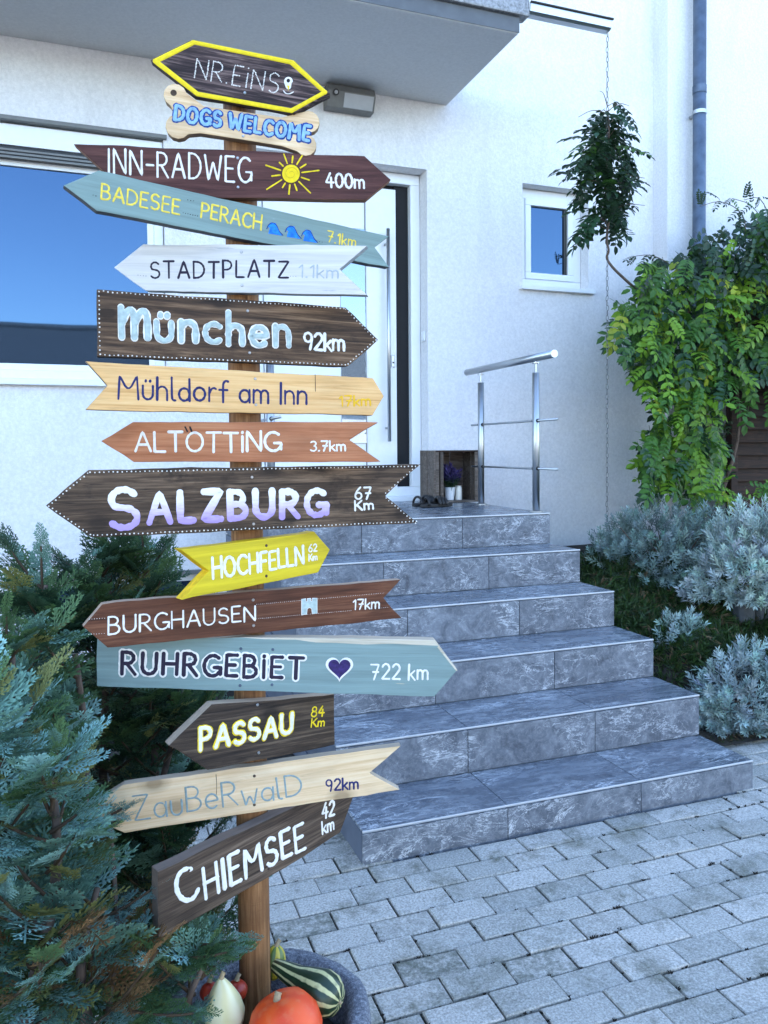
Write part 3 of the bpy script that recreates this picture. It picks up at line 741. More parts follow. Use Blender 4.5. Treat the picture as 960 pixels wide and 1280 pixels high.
MT['b_nr'] = m_wood('dark_weathered_wood', (.014, .008, .009), (.055, .032, .03), (.24, .16, .14), grain=.7, knots=.4, bump=.9, streak=(1.6, 26, 26))
MT['b_bone'] = m_wood('bare_pine_cutout', (.55, .32, .15), (.76, .52, .29), (.85, .64, .4), edge=(.3, .2, .12), knots=.35)
MT['b_inn'] = m_wood('maroon_stain', (.04, .012, .010), (.095, .034, .027), (.17, .07, .055), edge=(.27, .13, .07), knots=.2, grain=1.2)
MT['b_bad'] = m_painted('teal_grey_board', (.20, .285, .26), (.3, .38, .36), .25, edge=(.06, .06, .06))
MT['b_stadt'] = m_painted('whitewashed_board', (.64, .60, .56), (.42, .41, .41), .7, light=(.74, .70, .65), edge=(.42, .44, .46))
MT['b_mun'] = m_wood('old_brown_plank', **DK, edge=(.03, .02, .016), knots=.8, stain=(.012, .009, .008), bump=.8)
MT['b_muhl'] = m_wood('varnished_pine', (.55, .27, .08), (.78, .45, .175), (.86, .58, .28), edge=(.3, .18, .09), knots=0, grain=1.3, rough=.5, streak=(.5, 26, 26))
MT['b_alt'] = m_wood('reddish_larch', (.28, .085, .032), (.45, .165, .072), (.56, .25, .125), edge=(.28, .14, .08), knots=.15, grain=1.2, streak=(.7, 22, 22))
MT['b_salz'] = m_wood('grey_brown_plank', (.015, .009, .006), (.08, .048, .028), (.25, .16, .098), edge=(.16, .12, .08), knots=.7, stain=(.015, .009, .006), bump=.9)
MT['b_hoch'] = m_painted('yellow_board', (.62, .46, .01), (.5, .36, .012), .35, light=(.78, .6, .02), edge=(.80, .50, .005))
MT['b_burg'] = m_wood('red_brown_stain', (.05, .016, .007), (.13, .045, .021), (.23, .095, .048), edge=(.42, .29, .2), knots=.35, grain=1.1)
MT['b_ruhr'] = m_painted('duck_egg_board', (.20, .285, .27), (.52, .44, .31), .5, edge=(.55, .44, .32))
MT['b_pass'] = m_wood('dark_grey_plank', (.014, .009, .007), (.055, .036, .024), (.15, .105, .07), edge=(.5, .37, .26), knots=.8, bump=.8)
MT['b_zaub'] = m_wood('raw_spruce', (.58, .37, .18), (.78, .56, .33), (.86, .68, .45), edge=(.5, .40, .29), knots=.75, grain=1.4, streak=(.6, 20, 20))
MT['b_chiem'] = m_wood('brown_plank', (.024, .015, .010), (.078, .05, .033), (.18, .125, .086), edge=(.22, .17, .14), knots=.5)
MT['bare'] = m_wood('bare_wood_edge', (.5, .42, .3), (.62, .55, .43), (.7, .63, .52), knots=0)
MT['screw'] = m_plain('screw_steel', (.4, .4, .4), .35, .9)

class Board:
    def __init__(s, label, poly, yaw, mat, cpx, tilt=(0, 0), th=.02, fwd=0., bevel=.0016):
        a = R_(yaw); s.n = -FH*math.cos(a)+RH*math.sin(a); ex = RH*math.cos(a)+FH*math.sin(a)
        c0 = post_at(U(cpx[0], cpx[1], PD)[2]); s.c = c0+s.n*(.0305+th+fwd+.001)
        # board axes: x follows the slope given by the two tilt pixels
        P, Q = s.hit(*tilt[0]), s.hit(*tilt[1]); d = Q-P; sl = math.atan2(d[2], d@ex)
        s.ex = ex*math.cos(sl)+np.array([0, 0, 1])*math.sin(sl); s.ey = np.cross(s.n, s.ex)
        s.th = th
        loc = [s.L(*p) for p in poly] if poly else []
        s.o = None; s.label = label; s.mat = mat; s.bevel = bevel
        if poly: s.make(loc)
    def hit(s, u, v):
        r = ray(u, v); t = ((s.c-CPOS)@s.n)/(r@s.n); return CPOS+r*t
    def L(s, u, v):
        d = s.hit(u, v)-s.c; return (d@s.ex, d@s.ey)
    def make(s, loc):
        s.poly = loc; m = MB(); fine = []
        if len(loc) < 12:
            for i in range(len(loc)):
                p, q = np.array(loc[i]), np.array(loc[(i+1) % len(loc)]); L_ = np.linalg.norm(q-p); k_ = max(1, int(L_/.022)); nr_ = np.array([-(q-p)[1], (q-p)[0]])/L_
                fine.append(tuple(p+np.array([rnd.gauss(0, .0006), rnd.gauss(0, .0006)])))
                w_ = 0
                for j in range(1, k_):
                    w_ = w_*.7+rnd.gauss(0, .00045); fine.append(tuple(p+(q-p)*(j/k_)+nr_*w_))
            loc = fine
        n = len(loc)
        m.add([(x, y, 0) for x, y in loc]+[(x, y, -s.th) for x, y in loc], [tuple(range(n)), tuple(reversed(range(n, 2*n)))]+[(i, i+n, (i+1) % n+n, (i+1) % n) for i in range(n)])
        s.o = m.build('sign_board', s.mat, None, bevel=s.bevel); s.o.parent = sign; s.o['label'] = s.label
        Mx = Matrix.Identity(4)
        for i in range(3):
            Mx[i][0] = s.ex[i]; Mx[i][1] = s.ey[i]; Mx[i][2] = s.n[i]; Mx[i][3] = s.c[i]-SB[i]
        s.o.matrix_basis = Mx
        me = s.o.data
    def part(s, mb, name, mat): return mb.build(name, mat, s.o, world=False)
    def text(s, txt, p0, p1, h, w, mats, name='lettering', h1=None, gap=.2, jit=.02, dots=False):
        (x0, y0), (x1, y1) = s.L(*p0), s.L(*p1); a = s.L(p0[0], p0[1]-h); H0 = math.hypot(a[0]-x0, a[1]-y0)
        b = s.L(p1[0], p1[1]-(h1 or h)); H1 = math.hypot(b[0]-x1, b[1]-y1)
        k = s.px(p0)
        strokes = layout(txt, x0, x1, y0, y1, H0, H1, gap, jit)
        if dots:
            mb = MB()
            for q in strokes:
                acc = 0; last = q[0]; dome(mb, q[0][0], q[0][1], 0, w*k/2)
                for p in q[1:]:
                    dd = math.hypot(p[0]-last[0], p[1]-last[1])
                    while dd > w*k*.85:
                        f = w*k*.85/dd; last = (last[0]+(p[0]-last[0])*f, last[1]+(p[1]-last[1])*f); dome(mb, last[0]+rnd.gauss(0, .0002), last[1]+rnd.gauss(0, .0002), 0, w*k/2*rnd.uniform(.8, 1.1)); dd -= w*k*.85
            return s.part(mb, name, mats[0][0])
        for li, (mat, ww) in enumerate(mats):
            mb = MB()
            for i, q in enumerate(strokes): ribbon(mb, q, w*ww*k, .0003+li*.0009+(i % 5)*.00012)
            s.part(mb, name if li == len(mats)-1 else 'letter_outline', mat)
    def px(s, p):
        a, b = s.L(p[0]-.5, p[1]), s.L(p[0]+.5, p[1]); return math.hypot(a[0]-b[0], a[1]-b[1])
    def dots(s, segs, step, r, mat=WHITE, name='dot_border', inset=0):
        mb = MB()
        for (a, b) in segs:
            (x0, y0), (x1, y1) = s.L(*a), s.L(*b); L = math.hypot(x1-x0, y1-y0); n = max(2, int(L/step))
            for i in range(n):
                f = i/n; dome(mb, x0+(x1-x0)*f+rnd.gauss(0, r*.12), y0+(y1-y0)*f+rnd.gauss(0, r*.12), 0, r*rnd.uniform(.8, 1.15))
        return s.part(mb, name, mat)
    def border(s, step, r, inset=.004, skip=()):
        c = np.mean(s.poly, axis=0); P = []
        n = len(s.poly); A = s.poly
        area = sum(A[i][0]*A[(i+1) % n][1]-A[(i+1) % n][0]*A[i][1] for i in range(n)); sg = 1 if area > 0 else -1
        mb = MB()
        for i in range(n):
            if i in skip: continue
            p, q = np.array(A[i]), np.array(A[(i+1) % n]); d = q-p; L = np.linalg.norm(d); d = d/L; nn_ = np.array([-d[1], d[0]])*sg
            k = int(L/step)
            for j in range(k):
                w = p+d*(L*(j+.5)/k)+nn_*inset; dome(mb, w[0]+rnd.gauss(0, .0003), w[1]+rnd.gauss(0, .0003), 0, r*rnd.uniform(.8, 1.15))
        return s.part(mb, 'dot_border', WHITE)
    def strokes(s, polys, w, mat, name, z=.0004, smooth=True):
        mb = MB(); k = s.px(polys[0][0])
        for i, q in enumerate(polys): 
            pts = [s.L(*p) for p in q]
            ribbon(mb, chaikin(pts) if smooth else pts, w*k, z+(i % 4)*.00012)
        return s.part(mb, name, mat)
    def fill(s, poly, mat, name, z=.0006):
        mb = MB(); p = [s.L(*q) for q in poly]; n = len(p)
        mb.add([(x, y, z) for x, y in p]+[(x, y, -.0006) for x, y in p], [tuple(range(n))]+[(i, (i+1) % n, n+(i+1) % n, n+i) for i in range(n)])
        return s.part(mb, name, mat)
    def screws(s, *pts, mat='screw'):
        for p in pts:
            x, y = s.L(*p); mb = MB(); dome(mb, x, y, .0, .0032, 10); s.part(mb, 'screw', mat)

# NR.EINS
b = Board('dark board with yellow border reading NR.EINS, topmost', [(186.8, 75.2), (238.7, 50.4), (368.5, 76.7), (413.2, 116.6), (367.7, 140.8), (243, 119)], 5, 'b_nr', (300, 98), ((240, 85), (368, 108)))
mb = MB(); ins = []
A = np.array(b.poly); cen = A.mean(0); n = len(A)
loop = [tuple(A[i]+(cen-A[i])/np.linalg.norm(cen-A[i])*(.0105 if i in (0, 3) else .006)) for i in range(n)]
for i in range(n): ribbon(mb, [loop[i], ((loop[i][0]+loop[(i+1) % n][0])/2, (loop[i][1]+loop[(i+1) % n][1])/2), loop[(i+1) % n]], .0088, .0004+i*.0001, .0008)
b.part(mb, 'painted_border', YELLOW)
b.text('NR.EiNS', (243, 97), (347, 116.5), 25, 2.3, [(WHITE, 1)], h1=25, gap=.26, dots=True)
b.fill([(360.6+5.5*math.cos(t)*(1 if math.sin(t) > -.2 else .75), 102-5.8*math.sin(t)+(4 if math.sin(t) < -.5 else 0)) for t in np.linspace(0, 2*math.pi, 18)[:-1]]+[], WHITE, 'pin_mark')
b.fill([(360.4+2.2*math.cos(t), 101-2.4*math.sin(t)) for t in np.linspace(0, 2*math.pi, 12)[:-1]], BLACK, 'pin_hole', .0011)
b.fill([(358.8, 107), (362, 107.4), (360.6, 113.5)], YELLOW, 'pin_tip', .0011)
b.strokes([[(354.5, 113.5), (357, 117), (362, 117.5), (366.5, 115)]], 1.6, WHITE, 'pin_base')
b.screws((306, 116))
# bone
b = Board('bone shaped pine board reading DOGS WELCOME', None, 8, 'b_bone', (300, 150), ((222, 140), (385, 166)), th=.018)
kp = b.px((300, 150))
def bone():
    P = []
    def cir(c, r, a0, a1, n=9):
        x, y = b.L(*c); return [(x+r*kp*math.cos(R_(a0+(a1-a0)*i/(n-1))), y+r*kp*math.sin(R_(a0+(a1-a0)*i/(n-1)))) for i in range(n)]
    P += cir((386, 152), 14, -75, 125); P += [b.L(352, 146.5), b.L(300, 139), b.L(255, 132.5)]
    P += cir((219, 119), 14.5, 20, 250); P += cir((222.5, 158), 15.5, 110, 330)
    P += [b.L(250, 166.5), b.L(300, 174), b.L(352, 182.5)]; P += cir((382, 181), 14, 225, 430)
    return P
b.make(bone())
b.text('DOGS WELCOME', (218.3, 150), (386, 176.4), 18, 4.2, [(BLUE, 1.9), (SKYB, 1)], h1=18.5, gap=.34, jit=.03)
mb = MB(); x, y = b.L(217, 116); mb.lathe([(.0058, 0), (.0045, .0006), (.002, .0001)], 12, (x, y, 0)); b.part(mb, 'knot', 'bark')
b.screws((303, 143), (304, 170))
# INN-RADWEG
b = Board('maroon board reading INN-RADWEG 400m with yellow sun', [(92, 179.5), (455.6, 194.5), (488, 224), (458, 250), (165, 245)], 10, 'b_inn', (300, 215), ((150, 214), (456, 222)))
b.text('iNN'.replace('i', 'I')+'-RADWEG', (135.5, 216.5), (313, 228), 30, 3.1, [(WHITE, 1)], h1=31, gap=.27, jit=.03)
b.text('400m', (408, 234), (455, 235), 17, 3.0, [(WHITE, 1)], 'distance_lettering', gap=.2)
sc_ = (363.7, 217.3)
b.fill([(sc_[0]+11*math.cos(t), sc_[1]-11.4*math.sin(t)) for t in np.linspace(0, 2*math.pi, 22)[:-1]], YELLOW, 'sun_disc', .001)
rays = []
for k, L in enumerate([35, 22, 41, 22, 26, 20, 33, 24, 40, 20, 30, 22, 34, 24]):
    a = 2*math.pi*k/14+.12; L = min(L, 24+14*abs(math.cos(a))); rays.append([(sc_[0]+14*math.cos(a), sc_[1]-14*math.sin(a)), (sc_[0]+L*.75*math.cos(a), sc_[1]-L*.75*math.sin(a)), (sc_[0]+L*math.cos(a), sc_[1]-L*math.sin(a))])
b.strokes(rays, 2.0, YELLOW, 'sun_rays')
b.strokes([[(sc_[0]+r_*math.cos(a), sc_[1]-r_*math.sin(a)) for a, r_ in zip(np.linspace(0, 9, 26), np.linspace(9, 2, 26))]], 1.0, 'b_hoch', 'sun_spiral', .0013)
b.screws((297, 197.5), (297.5, 234))
# BADESEE
b = Board('sloping grey teal board reading BADESEE PERACH 7.1km with waves', [(80, 232), (122.5, 212), (487, 295.7), (468, 309), (487, 334), (121, 263.7)], 24, 'b_bad', (301, 278), ((122, 238), (476, 314)))
b.text('BADESEE', (126.5, 248.5), (223.8, 268), 18.5, 2.8, [(BADY, 1)], gap=.24, jit=.03)
b.text('PERACH', (251.3, 271.3), (326, 287.5), 18, 2.8, [(BADY, 1)], gap=.24, jit=.03)
b.text('7.1km', (409, 302), (444, 309), 13.5, 1.8, [(BADY, 1)], 'distance_lettering', gap=.22)
b.dots([((116.5, 244), (124, 245.6)), ((229, 266), (250, 270.5)), ((396, 301.5), (406, 303.5)), ((235, 250), (245, 251.5))], .0042, .0011, BLACK, 'ink_dots')
for (cx, cy) in ((342.5, 287), (365.5, 291), (386, 296)):
    b.fill([(cx-8, cy-4), (cx-4, cy-9), (cx+2, cy-8), (cx+5, cy-2), (cx+7, cy+4), (cx+10, cy+7.5), (cx-7, cy+5), (cx-6, cy+1), (cx-5, cy-2)][::-1], WAVE, 'wave_mark')
    b.strokes([[(cx-9, cy-1), (cx-7, cy-6), (cx-2, cy-9), (cx+3, cy-6), (cx+6, cy+2), (cx+11, cy+7)]], 1.1, BLUE, 'wave_outline', .001)
# STADTPLATZ
b = Board('whitewashed board reading STADTPLATZ 1.1km', [(142.5, 335), (178.8, 305.7), (459, 307), (424.6, 336.8), (459.6, 369), (181.5, 363.5)], -5, 'b_stadt', (302, 336), ((160, 335), (440, 338)))
b.text('STADTPLATZ', (188.4, 347.5), (360, 346.5), 20.5, 2.8, [(INK, 1)], gap=.3, jit=.04)
b.text('1.1km', (374, 346.5), (422.4, 347.4), 15.5, 2, [(GREY, 1)], 'distance_lettering', gap=.22)
b.dots([((172.4, 344), (186, 345.4)), ((363, 345.4), (373, 345.6))], .0042, .0009, BLACK, 'ink_dots')
b.screws((301.5, 315), (302.5, 356.5))
# MÜNCHEN
b = Board('dark brown board with white dotted border reading München 92km', [(120.8, 361.5), (432, 383.5), (473, 425), (434.4, 458.3), (122.3, 445.8)], 21, 'b_mun', (304, 412), ((122, 404), (450, 422)))
b.border(.0075, .0016, .0035)
b.text('µ', (151.5, 420.5), (184.5, 422.5), 35.5, 11, [(WHITE, 1), (TEAL, .68)], gap=0)
b.text('ünchen', (196, 425), (361, 433), 39, 9.8, [(WHITE, 1), (TEAL, .66)], h1=39, gap=.3)
b.text('92km', (380.5, 436.4), (430, 438.6), 21, 3.6, [(WHITE, 1)], 'distance_lettering', gap=.15, jit=.04)
b.screws((309.5, 388.5), (312, 441))
# MÜHLDORF
b = Board('varnished pine board with swallowtail end reading Mühldorf am Inn', [(106, 451), (466, 472.5), (480.4, 494.4), (466, 519), (107.3, 512), (134.4, 482.3)], 22, 'b_muhl', (305, 488), ((130, 482), (476, 495)))
b.text('Mühldorf am Inn', (148, 498), (383, 505.4), 28.5, 3.3, [(NAVY, 1)], h1=26, gap=.2)
b.text('17km', (425, 507.5), (463, 506.8), 12.5, 2.3, [(PALEY, 1)], 'distance_lettering', gap=.2)
b.strokes([[(394, 468.5), (394.2, 480), (394.3, 489)]], .8, 'bark', 'crack')
b.screws((319, 473.5), (320, 506))
# ALTÖTTING
b = Board('reddish larch board reading ALTÖTTING 3.7km', [(125.3, 552), (166.5, 527.6), (473.4, 527.7), (436.6, 549.6), (476, 577.6), (168, 577.2)], 1, 'b_alt', (305, 553), ((130, 552), (470, 552.5)))
b.text('ALTÖTTiNG', (169.5, 564.5), (350, 564.2), 24, 3.6, [(WHITE, 1)], h1=24, gap=.2, jit=.03)
b.strokes([[(231.5, 534), (234, 539)], [(237.5, 534), (239.5, 539)]], 2.4, BLACK, 'umlaut')
b.text('3.7km', (388.5, 564), (431.5, 563.3), 12, 2.4, [(WHITE, 1)], 'distance_lettering', gap=.2)
# SALZBURG
b = Board('long dark board with dotted border reading SALZBURG 67 km', [(56.8, 632.8), (109.6, 588), (526, 580.3), (482, 619.4), (522.8, 653.8), (113.7, 671.8)], 19, 'b_salz', (306, 624), ((80, 632), (500, 618)), th=.024)
b.border(.0075, .0016, .0035)
b.text('S', (138, 659.5), (172, 658.5), 49, 10.8, [('grad', 1)], gap=0)
b.text('ALZBURG', (187, 652), (406, 643.5), 36, 9.6, [('grad', 1)], h1=30, gap=.38)
b.text('67', (444, 624), (463.4, 623.4), 14.5, 2.6, [(WHITE, 1)], 'distance_lettering'); b.text('Km', (444, 637.8), (466.4, 636.4), 11.5, 2.6, [(WHITE, 1)], 'distance_lettering')
b.screws((315, 596.5), (317, 655))
# HOCHFELLN
b = Board('short yellow board reading HOCHFELLN 62 km', [(225.5, 687.4), (393, 664.7), (412.5, 686.6), (397.8, 715.6), (226.9, 750.3), (260.7, 713.7)], 40, 'b_hoch', (307, 707), ((250, 712), (405, 689)), th=.027)
b.text('HOCHFELLN', (266.5, 723.5), (379.5, 704.8), 25, 3.7, [(WHITE, 1)], h1=21.5, gap=.24, jit=.03)
b.text('62', (386, 690), (396, 688.8), 9, 1.7, [(WHITE, 1)], 'distance_lettering'); b.text('Km', (386.3, 701), (396.3, 699.6), 8, 1.6, [(WHITE, 1)], 'distance_lettering')
b.screws((333, 682), (333, 720), mat='bark')
# BURGHAUSEN
b = Board('red brown board with castle mark reading BURGHAUSEN 17km', [(103.5, 782.8), (128, 754.3), (501, 724), (479, 748.4), (502.5, 772.5), (134.7, 810)], 25, 'b_burg', (309, 765), ((110, 782), (490, 749)))
b.text('BURGHAUSEN', (135.5, 792.5), (319, 775.4), 21.5, 2.7, [(WHITE, 1)], h1=18.5, gap=.23, jit=.03)
b.text('17km', (441.5, 761.8), (473.8, 760), 12, 2, [(WHITE, 1)], 'distance_lettering')
b.dots([((111.7, 774), (134, 772.6)), ((111, 793), (133.5, 791.6)), ((321, 755.5), (482, 741)), ((321, 773.5), (441, 763)), ((475, 760), (487, 758.8))], .0038, .0008, WHITE, 'dotted_line')
cs = [(377.5, 768), (377.5, 749), (382, 748.7), (382, 752), (384.3, 752), (384.3, 748.6), (388, 748.4), (388, 751.7), (390.5, 751.6), (390.5, 748.2), (396, 747.8), (396, 766.5), (390.5, 766.9), (390, 760.5), (386.5, 758.8), (383.5, 761), (383, 767.6)]
b.strokes([cs+[cs[0]]], 2.2, WHITE, 'castle_outline', .0002, smooth=False)
b.fill(cs[::-1], TEAL, 'castle_mark', .0009)
b.screws((316.5, 750), (317, 782))
# RUHRGEBIET
b = Board('duck egg blue board with purple heart reading RUHRGEBIET 722 km', [(121, 797), (300, 796.5), (436.6, 798), (543, 800), (572, 838.5), (543, 871), (121, 858)], 3, 'b_ruhr', (312, 832), ((121, 828), (565, 836)), th=.024)
b.text('RUHRGEBiET', (152.5, 841.5), (378, 847.5), 26.5, 4.8, [(WHITE, 2.05), (INK, 1)], h1=26, gap=.34, jit=.03)
b.text('722 km', (464, 848.5), (534.5, 849.5), 19, 2.6, [(WHITE, 1)], 'distance_lettering', gap=.22, jit=.04)
hp = lambda s, dz: [(424.3+s*16*math.sin(t)**3, 834.5-s*(13*math.cos(t)-5*math.cos(2*t)-2*math.cos(3*t)-math.cos(4*t))*.98) for t in np.linspace(0, 2*math.pi, 40)[:-1]]
b.fill(hp(1.08, 0), WHITE, 'heart_outline', .0006); b.fill(hp(.87, 0), INDIGO, 'heart', .0012)
tp = [(300, 796.5), (330, 797), (380, 797.5), (436, 798), (500, 799), (543, 800), (548.5, 807), (520, 806), (490, 804.5), (455, 805.5), (420, 803.5), (395, 803), (370, 799.5), (330, 799)]
b.fill(tp[::-1], 'bare', 'bare_edge', .0005)
b.fill([(548.5, 807), (572, 838.5), (570, 838.5), (546.5, 809)][::-1], 'bare', 'bare_edge', .0005)
b.screws((341, 812), (340, 856), (301, 811), (300, 857), mat='zinc')
# PASSAU
b = Board('dark grey brown board reading PASSAU 84 km in white and yellow', [(210.8, 931.5), (264, 880.6), (418, 868), (419, 931), (260, 963)], 33, 'b_pass', (314, 915), ((215, 930), (418, 899)), th=.024)
b.text('PASSAU', (250.5, 937.5), (364.5, 916), 26.5, 4.6, [(YELLOW, 1.65), (WHITE, 1)], h1=24, gap=.3, jit=.03)
b.text('84', (389, 896), (404.5, 895), 12, 1.8, [(YELLOW, 1)], 'distance_lettering'); b.text('Km', (389, 908.6), (405, 907), 10, 1.8, [(YELLOW, 1)], 'distance_lettering')
b.screws((323.5, 941), (322, 881))
# ZAUBERWALD
b = Board('pale raw spruce board reading ZauBeRwalD 92km', [(98, 1018), (153.5, 980.3), (501.7, 932), (462, 966), (500.5, 987), (156, 1041)], 9, 'b_zaub', (316, 985), ((110, 1017), (490, 959)))
b.text('ZauBeRwalD', (169, 1025), (378, 994.5), 31, 2.7, [(GREYB, 1)], h1=27, gap=.2, jit=.05)
b.text('92km', (408, 989), (447.5, 985.4), 14, 2.4, [(NAVY, 1)], 'distance_lettering', gap=.2)
b.strokes([[(270, 968), (271, 980), (270.5, 993)]], .8, 'bark', 'crack')
b.screws((318, 970), (318, 1006), mat='bark')
# CHIEMSEE
b = Board('lowest brown board sloping up to the right reading CHIEMSEE 42 km', [(197, 1090.6), (452, 968), (425, 1041), (368.8, 1077.7), (198.8, 1174)], 40, 'b_chiem', (318, 1065), ((198, 1132), (430, 1010)), th=.026)
b.text('C', (228, 1132), (248, 1117), 43, 6.3, [(WHITE, 1)], gap=0)
b.text('HIEMSEE', (257.5, 1122), (381, 1060), 38, 4.9, [(WHITE, 1)], h1=33, gap=.3, jit=.03)
b.text('42', (403, 1023.5), (417.5, 1018.5), 18, 2.8, [(WHITE, 1)], 'distance_lettering'); b.text('km', (403.3, 1042.6), (417.2, 1036.2), 15, 2.2, [(WHITE, 1)], 'distance_lettering')
b.screws((336, 1086), (236, 1088), mat='bark')

# ================================================================== PLANTER WITH GOURDS
bc = U(333, 1300, 1.405); bx_, by_ = bc[0], bc[1]; RIM = .335; SOILZ = .262
bowl = thing('stone_planter', 'rough grey granite bowl planter round the foot of the signpost', 'planter', (bx_, by_, 0))
prof = [(.10, 0), (.14, .02), (.172, .12), (.19, .24), (.194, RIM-.02), (.188, RIM), (.165, RIM+.004), (.152, RIM-.012), (.147, .24), (.14, .2)]
vs_ = []; fs = []; nn = 40
for i, (r, z) in enumerate(prof):
    for k in range(nn):
        a = 2*math.pi*k/nn; rr = r*(1+.018*math.sin(5*a+1)+.012*math.sin(9*a+z*20)+rnd.gauss(0, .006)); vs_.append((bx_+rr*math.cos(a), by_+rr*math.sin(a), z+rnd.gauss(0, .0015)*(i > 0)))
for i in range(len(prof)-1):
    for k in range(nn): fs.append((i*nn+k, i*nn+(k+1) % nn, (i+1)*nn+(k+1) % nn, (i+1)*nn+k))
m = MB(); m.add(vs_, fs+[tuple(reversed(range(nn)))]); m.build('bowl', 'granite', bowl, smooth=True)
m = MB(); m.lathe([(.0, .2), (.146, .2), (.146, SOILZ-.01), (.08, SOILZ), (.0001, SOILZ+.004)], 28, (bx_, by_, 0)); m.build('soil', 'soil', bowl)
def m_gourd(name, a, b_, n, sharp=.1, axis='Z', rough=.35, speck=None):
    t = NT(name); tc = t.new('TexCoord'); sx = t.new('SeparateXYZ'); t.l.new(tc.outputs['Object'], sx.inputs[0])
    o = {'Z': (0, 1), 'X': (1, 2)}[axis]
    at = t.math('ARCTAN2', sx.outputs[o[1]], sx.outputs[o[0]])
    nz = t.noise(t.coord('Object'), 28, 4); ang = t.math('ADD', t.math('MULTIPLY', at, n), t.math('MULTIPLY', t.math('SUBTRACT', nz, .5), 2.6))
    s = t.math('ADD', t.math('MULTIPLY', t.math('SINE', ang), .5), .5)
    th = .72 if axis == 'X' else .5; c = t.ramp(s, [(th-sharp, a), (th+sharp, b_)])
    if speck: c = t.mix(t.math('MULTIPLY', t.ramp(t.noise(t.coord('Object'), 60, 3), [(.5, (0, 0, 0)), (.7, (1, 1, 1))]), .5), c, speck)
    t.bump(nz, .12, .002)
    return t.set(c, rough, 0, .5)
MT['pump'] = m_gourd('orange_pumpkin_skin', (.72, .055, .008), (.82, .095, .014), 5, .5, speck=(.7, .19, .07), rough=.5)
MT['palegourd'] = m_gourd('pale_gourd_skin', (.62, .56, .29), (.70, .66, .42), 5, .5)
MT['stripe'] = m_gourd('striped_gourd_skin', (.010, .028, .012), (.5, .47, .22), 9, .1, 'X', speck=(.03, .06, .02))
MT['yelgourd'] = m_gourd('yellow_green_gourd_skin', (.5, .38, .03), (.10, .15, .03), 5, .15)
MT['redgourd'] = m_gourd('red_gourd_skin', (.36, .025, .012), (.45, .05, .02), 5, .5)
MT['cork'] = m_plain('gourd_stalk', (.34, .26, .15), .85, var=.4, scale=60, bump=.6)
def gourd(label, c, prof, mat, ribn=0, rib=0, rot=(0, 0, 0), stalk=None):
    t = thing('gourd', label, 'pumpkin' if 'pumpkin' in label else 'gourd', c, 'pumpkins and gourds in the stone planter'); t.rotation_euler = rot
    m = MB(); m.lathe(prof, 32, (0, 0, 0), rib, ribn); o = m.build('body', mat, t, smooth=True, world=False)
    if stalk:
        m = MB(); m.tube([(0, 0, stalk[0]), (.002, 0, stalk[0]+stalk[1]*.6), (.006, .002, stalk[0]+stalk[1])], [stalk[2]*1.3, stalk[2], stalk[2]*1.1], 9); m.build('stalk', 'cork', t, world=False)
    return t
def ell(a, b_, n=14, neck=None): return [(max(.0006, a*math.sin(math.pi*i/n)), -b_*math.cos(math.pi*i/n)) for i in range(n+1)]
pc = U(357, 1287, 1.345)
pr_ = [(.001, -.052), (.03, -.054), (.055, -.038), (.065, -.008), (.063, .02), (.05, .042), (.032, .052), (.016, .055), (.006, .054)]
gourd('round orange pumpkin in front of the post', tuple(pc), pr_, 'pump', 9, .03, (R_(-8), R_(-14), 0), (.052, .012, .006))
gc = U(280, 1262, 1.37)
gourd('pale yellow pear shaped gourd left of the post', tuple(gc), [(.001, -.04), (.018, -.041), (.032, -.028), (.036, -.008), (.031, .015), (.022, .035), (.014, .05), (.007, .06), (.002, .066)], 'palegourd', 7, .05, (R_(6), R_(-5), 0), (.06, .012, .004))
sc2 = U(388, 1232, 1.42)
t = thing('gourd', 'dark green and cream striped gourd lying right of the post', 'gourd', tuple(sc2), 'pumpkins and gourds in the stone planter'); t.rotation_euler = (0, R_(6), R_(-52))
m = MB(); m.lathe([(.004, -.09), (.012, -.085), (.017, -.06), (.022, -.03), (.032, .0), (.038, .025), (.036, .045), (.026, .06), (.012, .067), (.001, .066)], 32, (0, 0, 0), .03, 9)
m.v = [(z, x, y) for x, y, z in m.v]; m.build('body', 'stripe', t, smooth=True, world=False)
m = MB(); m.tube([(.064, 0, 0), (.07, 0, 0)], [.004, .0025], 8); m.build('blossom_scar', 'cork', t, world=False)
gourd('small yellow and green gourd behind the post', tuple(U(343, 1203, 1.525)), ell(.022, .034), 'yelgourd', 8, .05, (0, R_(8), 0), (.032, .012, .004))
gourd('small red gourd half hidden between post and pale gourd', tuple(U(296, 1238, 1.44)), ell(.02, .018), 'redgourd', 8, .05, (0, 0, 0), (.02, .01, .004))
gourd('small orange red gourd at the left rim of the planter', tuple(U(262, 1240, 1.43)), ell(.018, .016), 'redgourd', 8, .05, (0, 0, 0), (.02, .01, .004))

# ================================================================== THINGS ON THE LANDING
cr = thing('wooden_crate', 'old wooden crate standing on its side beside the door', 'crate', (2.35, 5.08, LAND))
cx0, cx1, cy0, cy1, cz0, cz1 = 2.17, 2.525, 4.95, 5.2, LAND+.001, LAND+.365
for a, b_ in ((cx0, cx0+.014), (cx1-.014, cx1)):
    for c, d in ((cy0, cy0+.115), (cy0+.128, cy1)):
        m = MB(); m.box(a, b_, c, d, cz0, cz1); m.build('side_slat', 'cratewood', cr, bevel=.002)
for k in range(3):
    w = (cx1-cx0-.028)/3
    m = MB(); m.box(cx0+.014+w*k+.002, cx0+.014+w*(k+1)-.002, cy1-.012, cy1-.001, cz0+.012, cz1-.012); m.build('back_slat', 'cratewood', cr, bevel=.002)
m = MB(); m.box(cx0+.0145, cx1-.0145, cy0+.004, cy1-.013, cz0, cz0+.012); m.build('base_slat', 'cratewood', cr, bevel=.002)
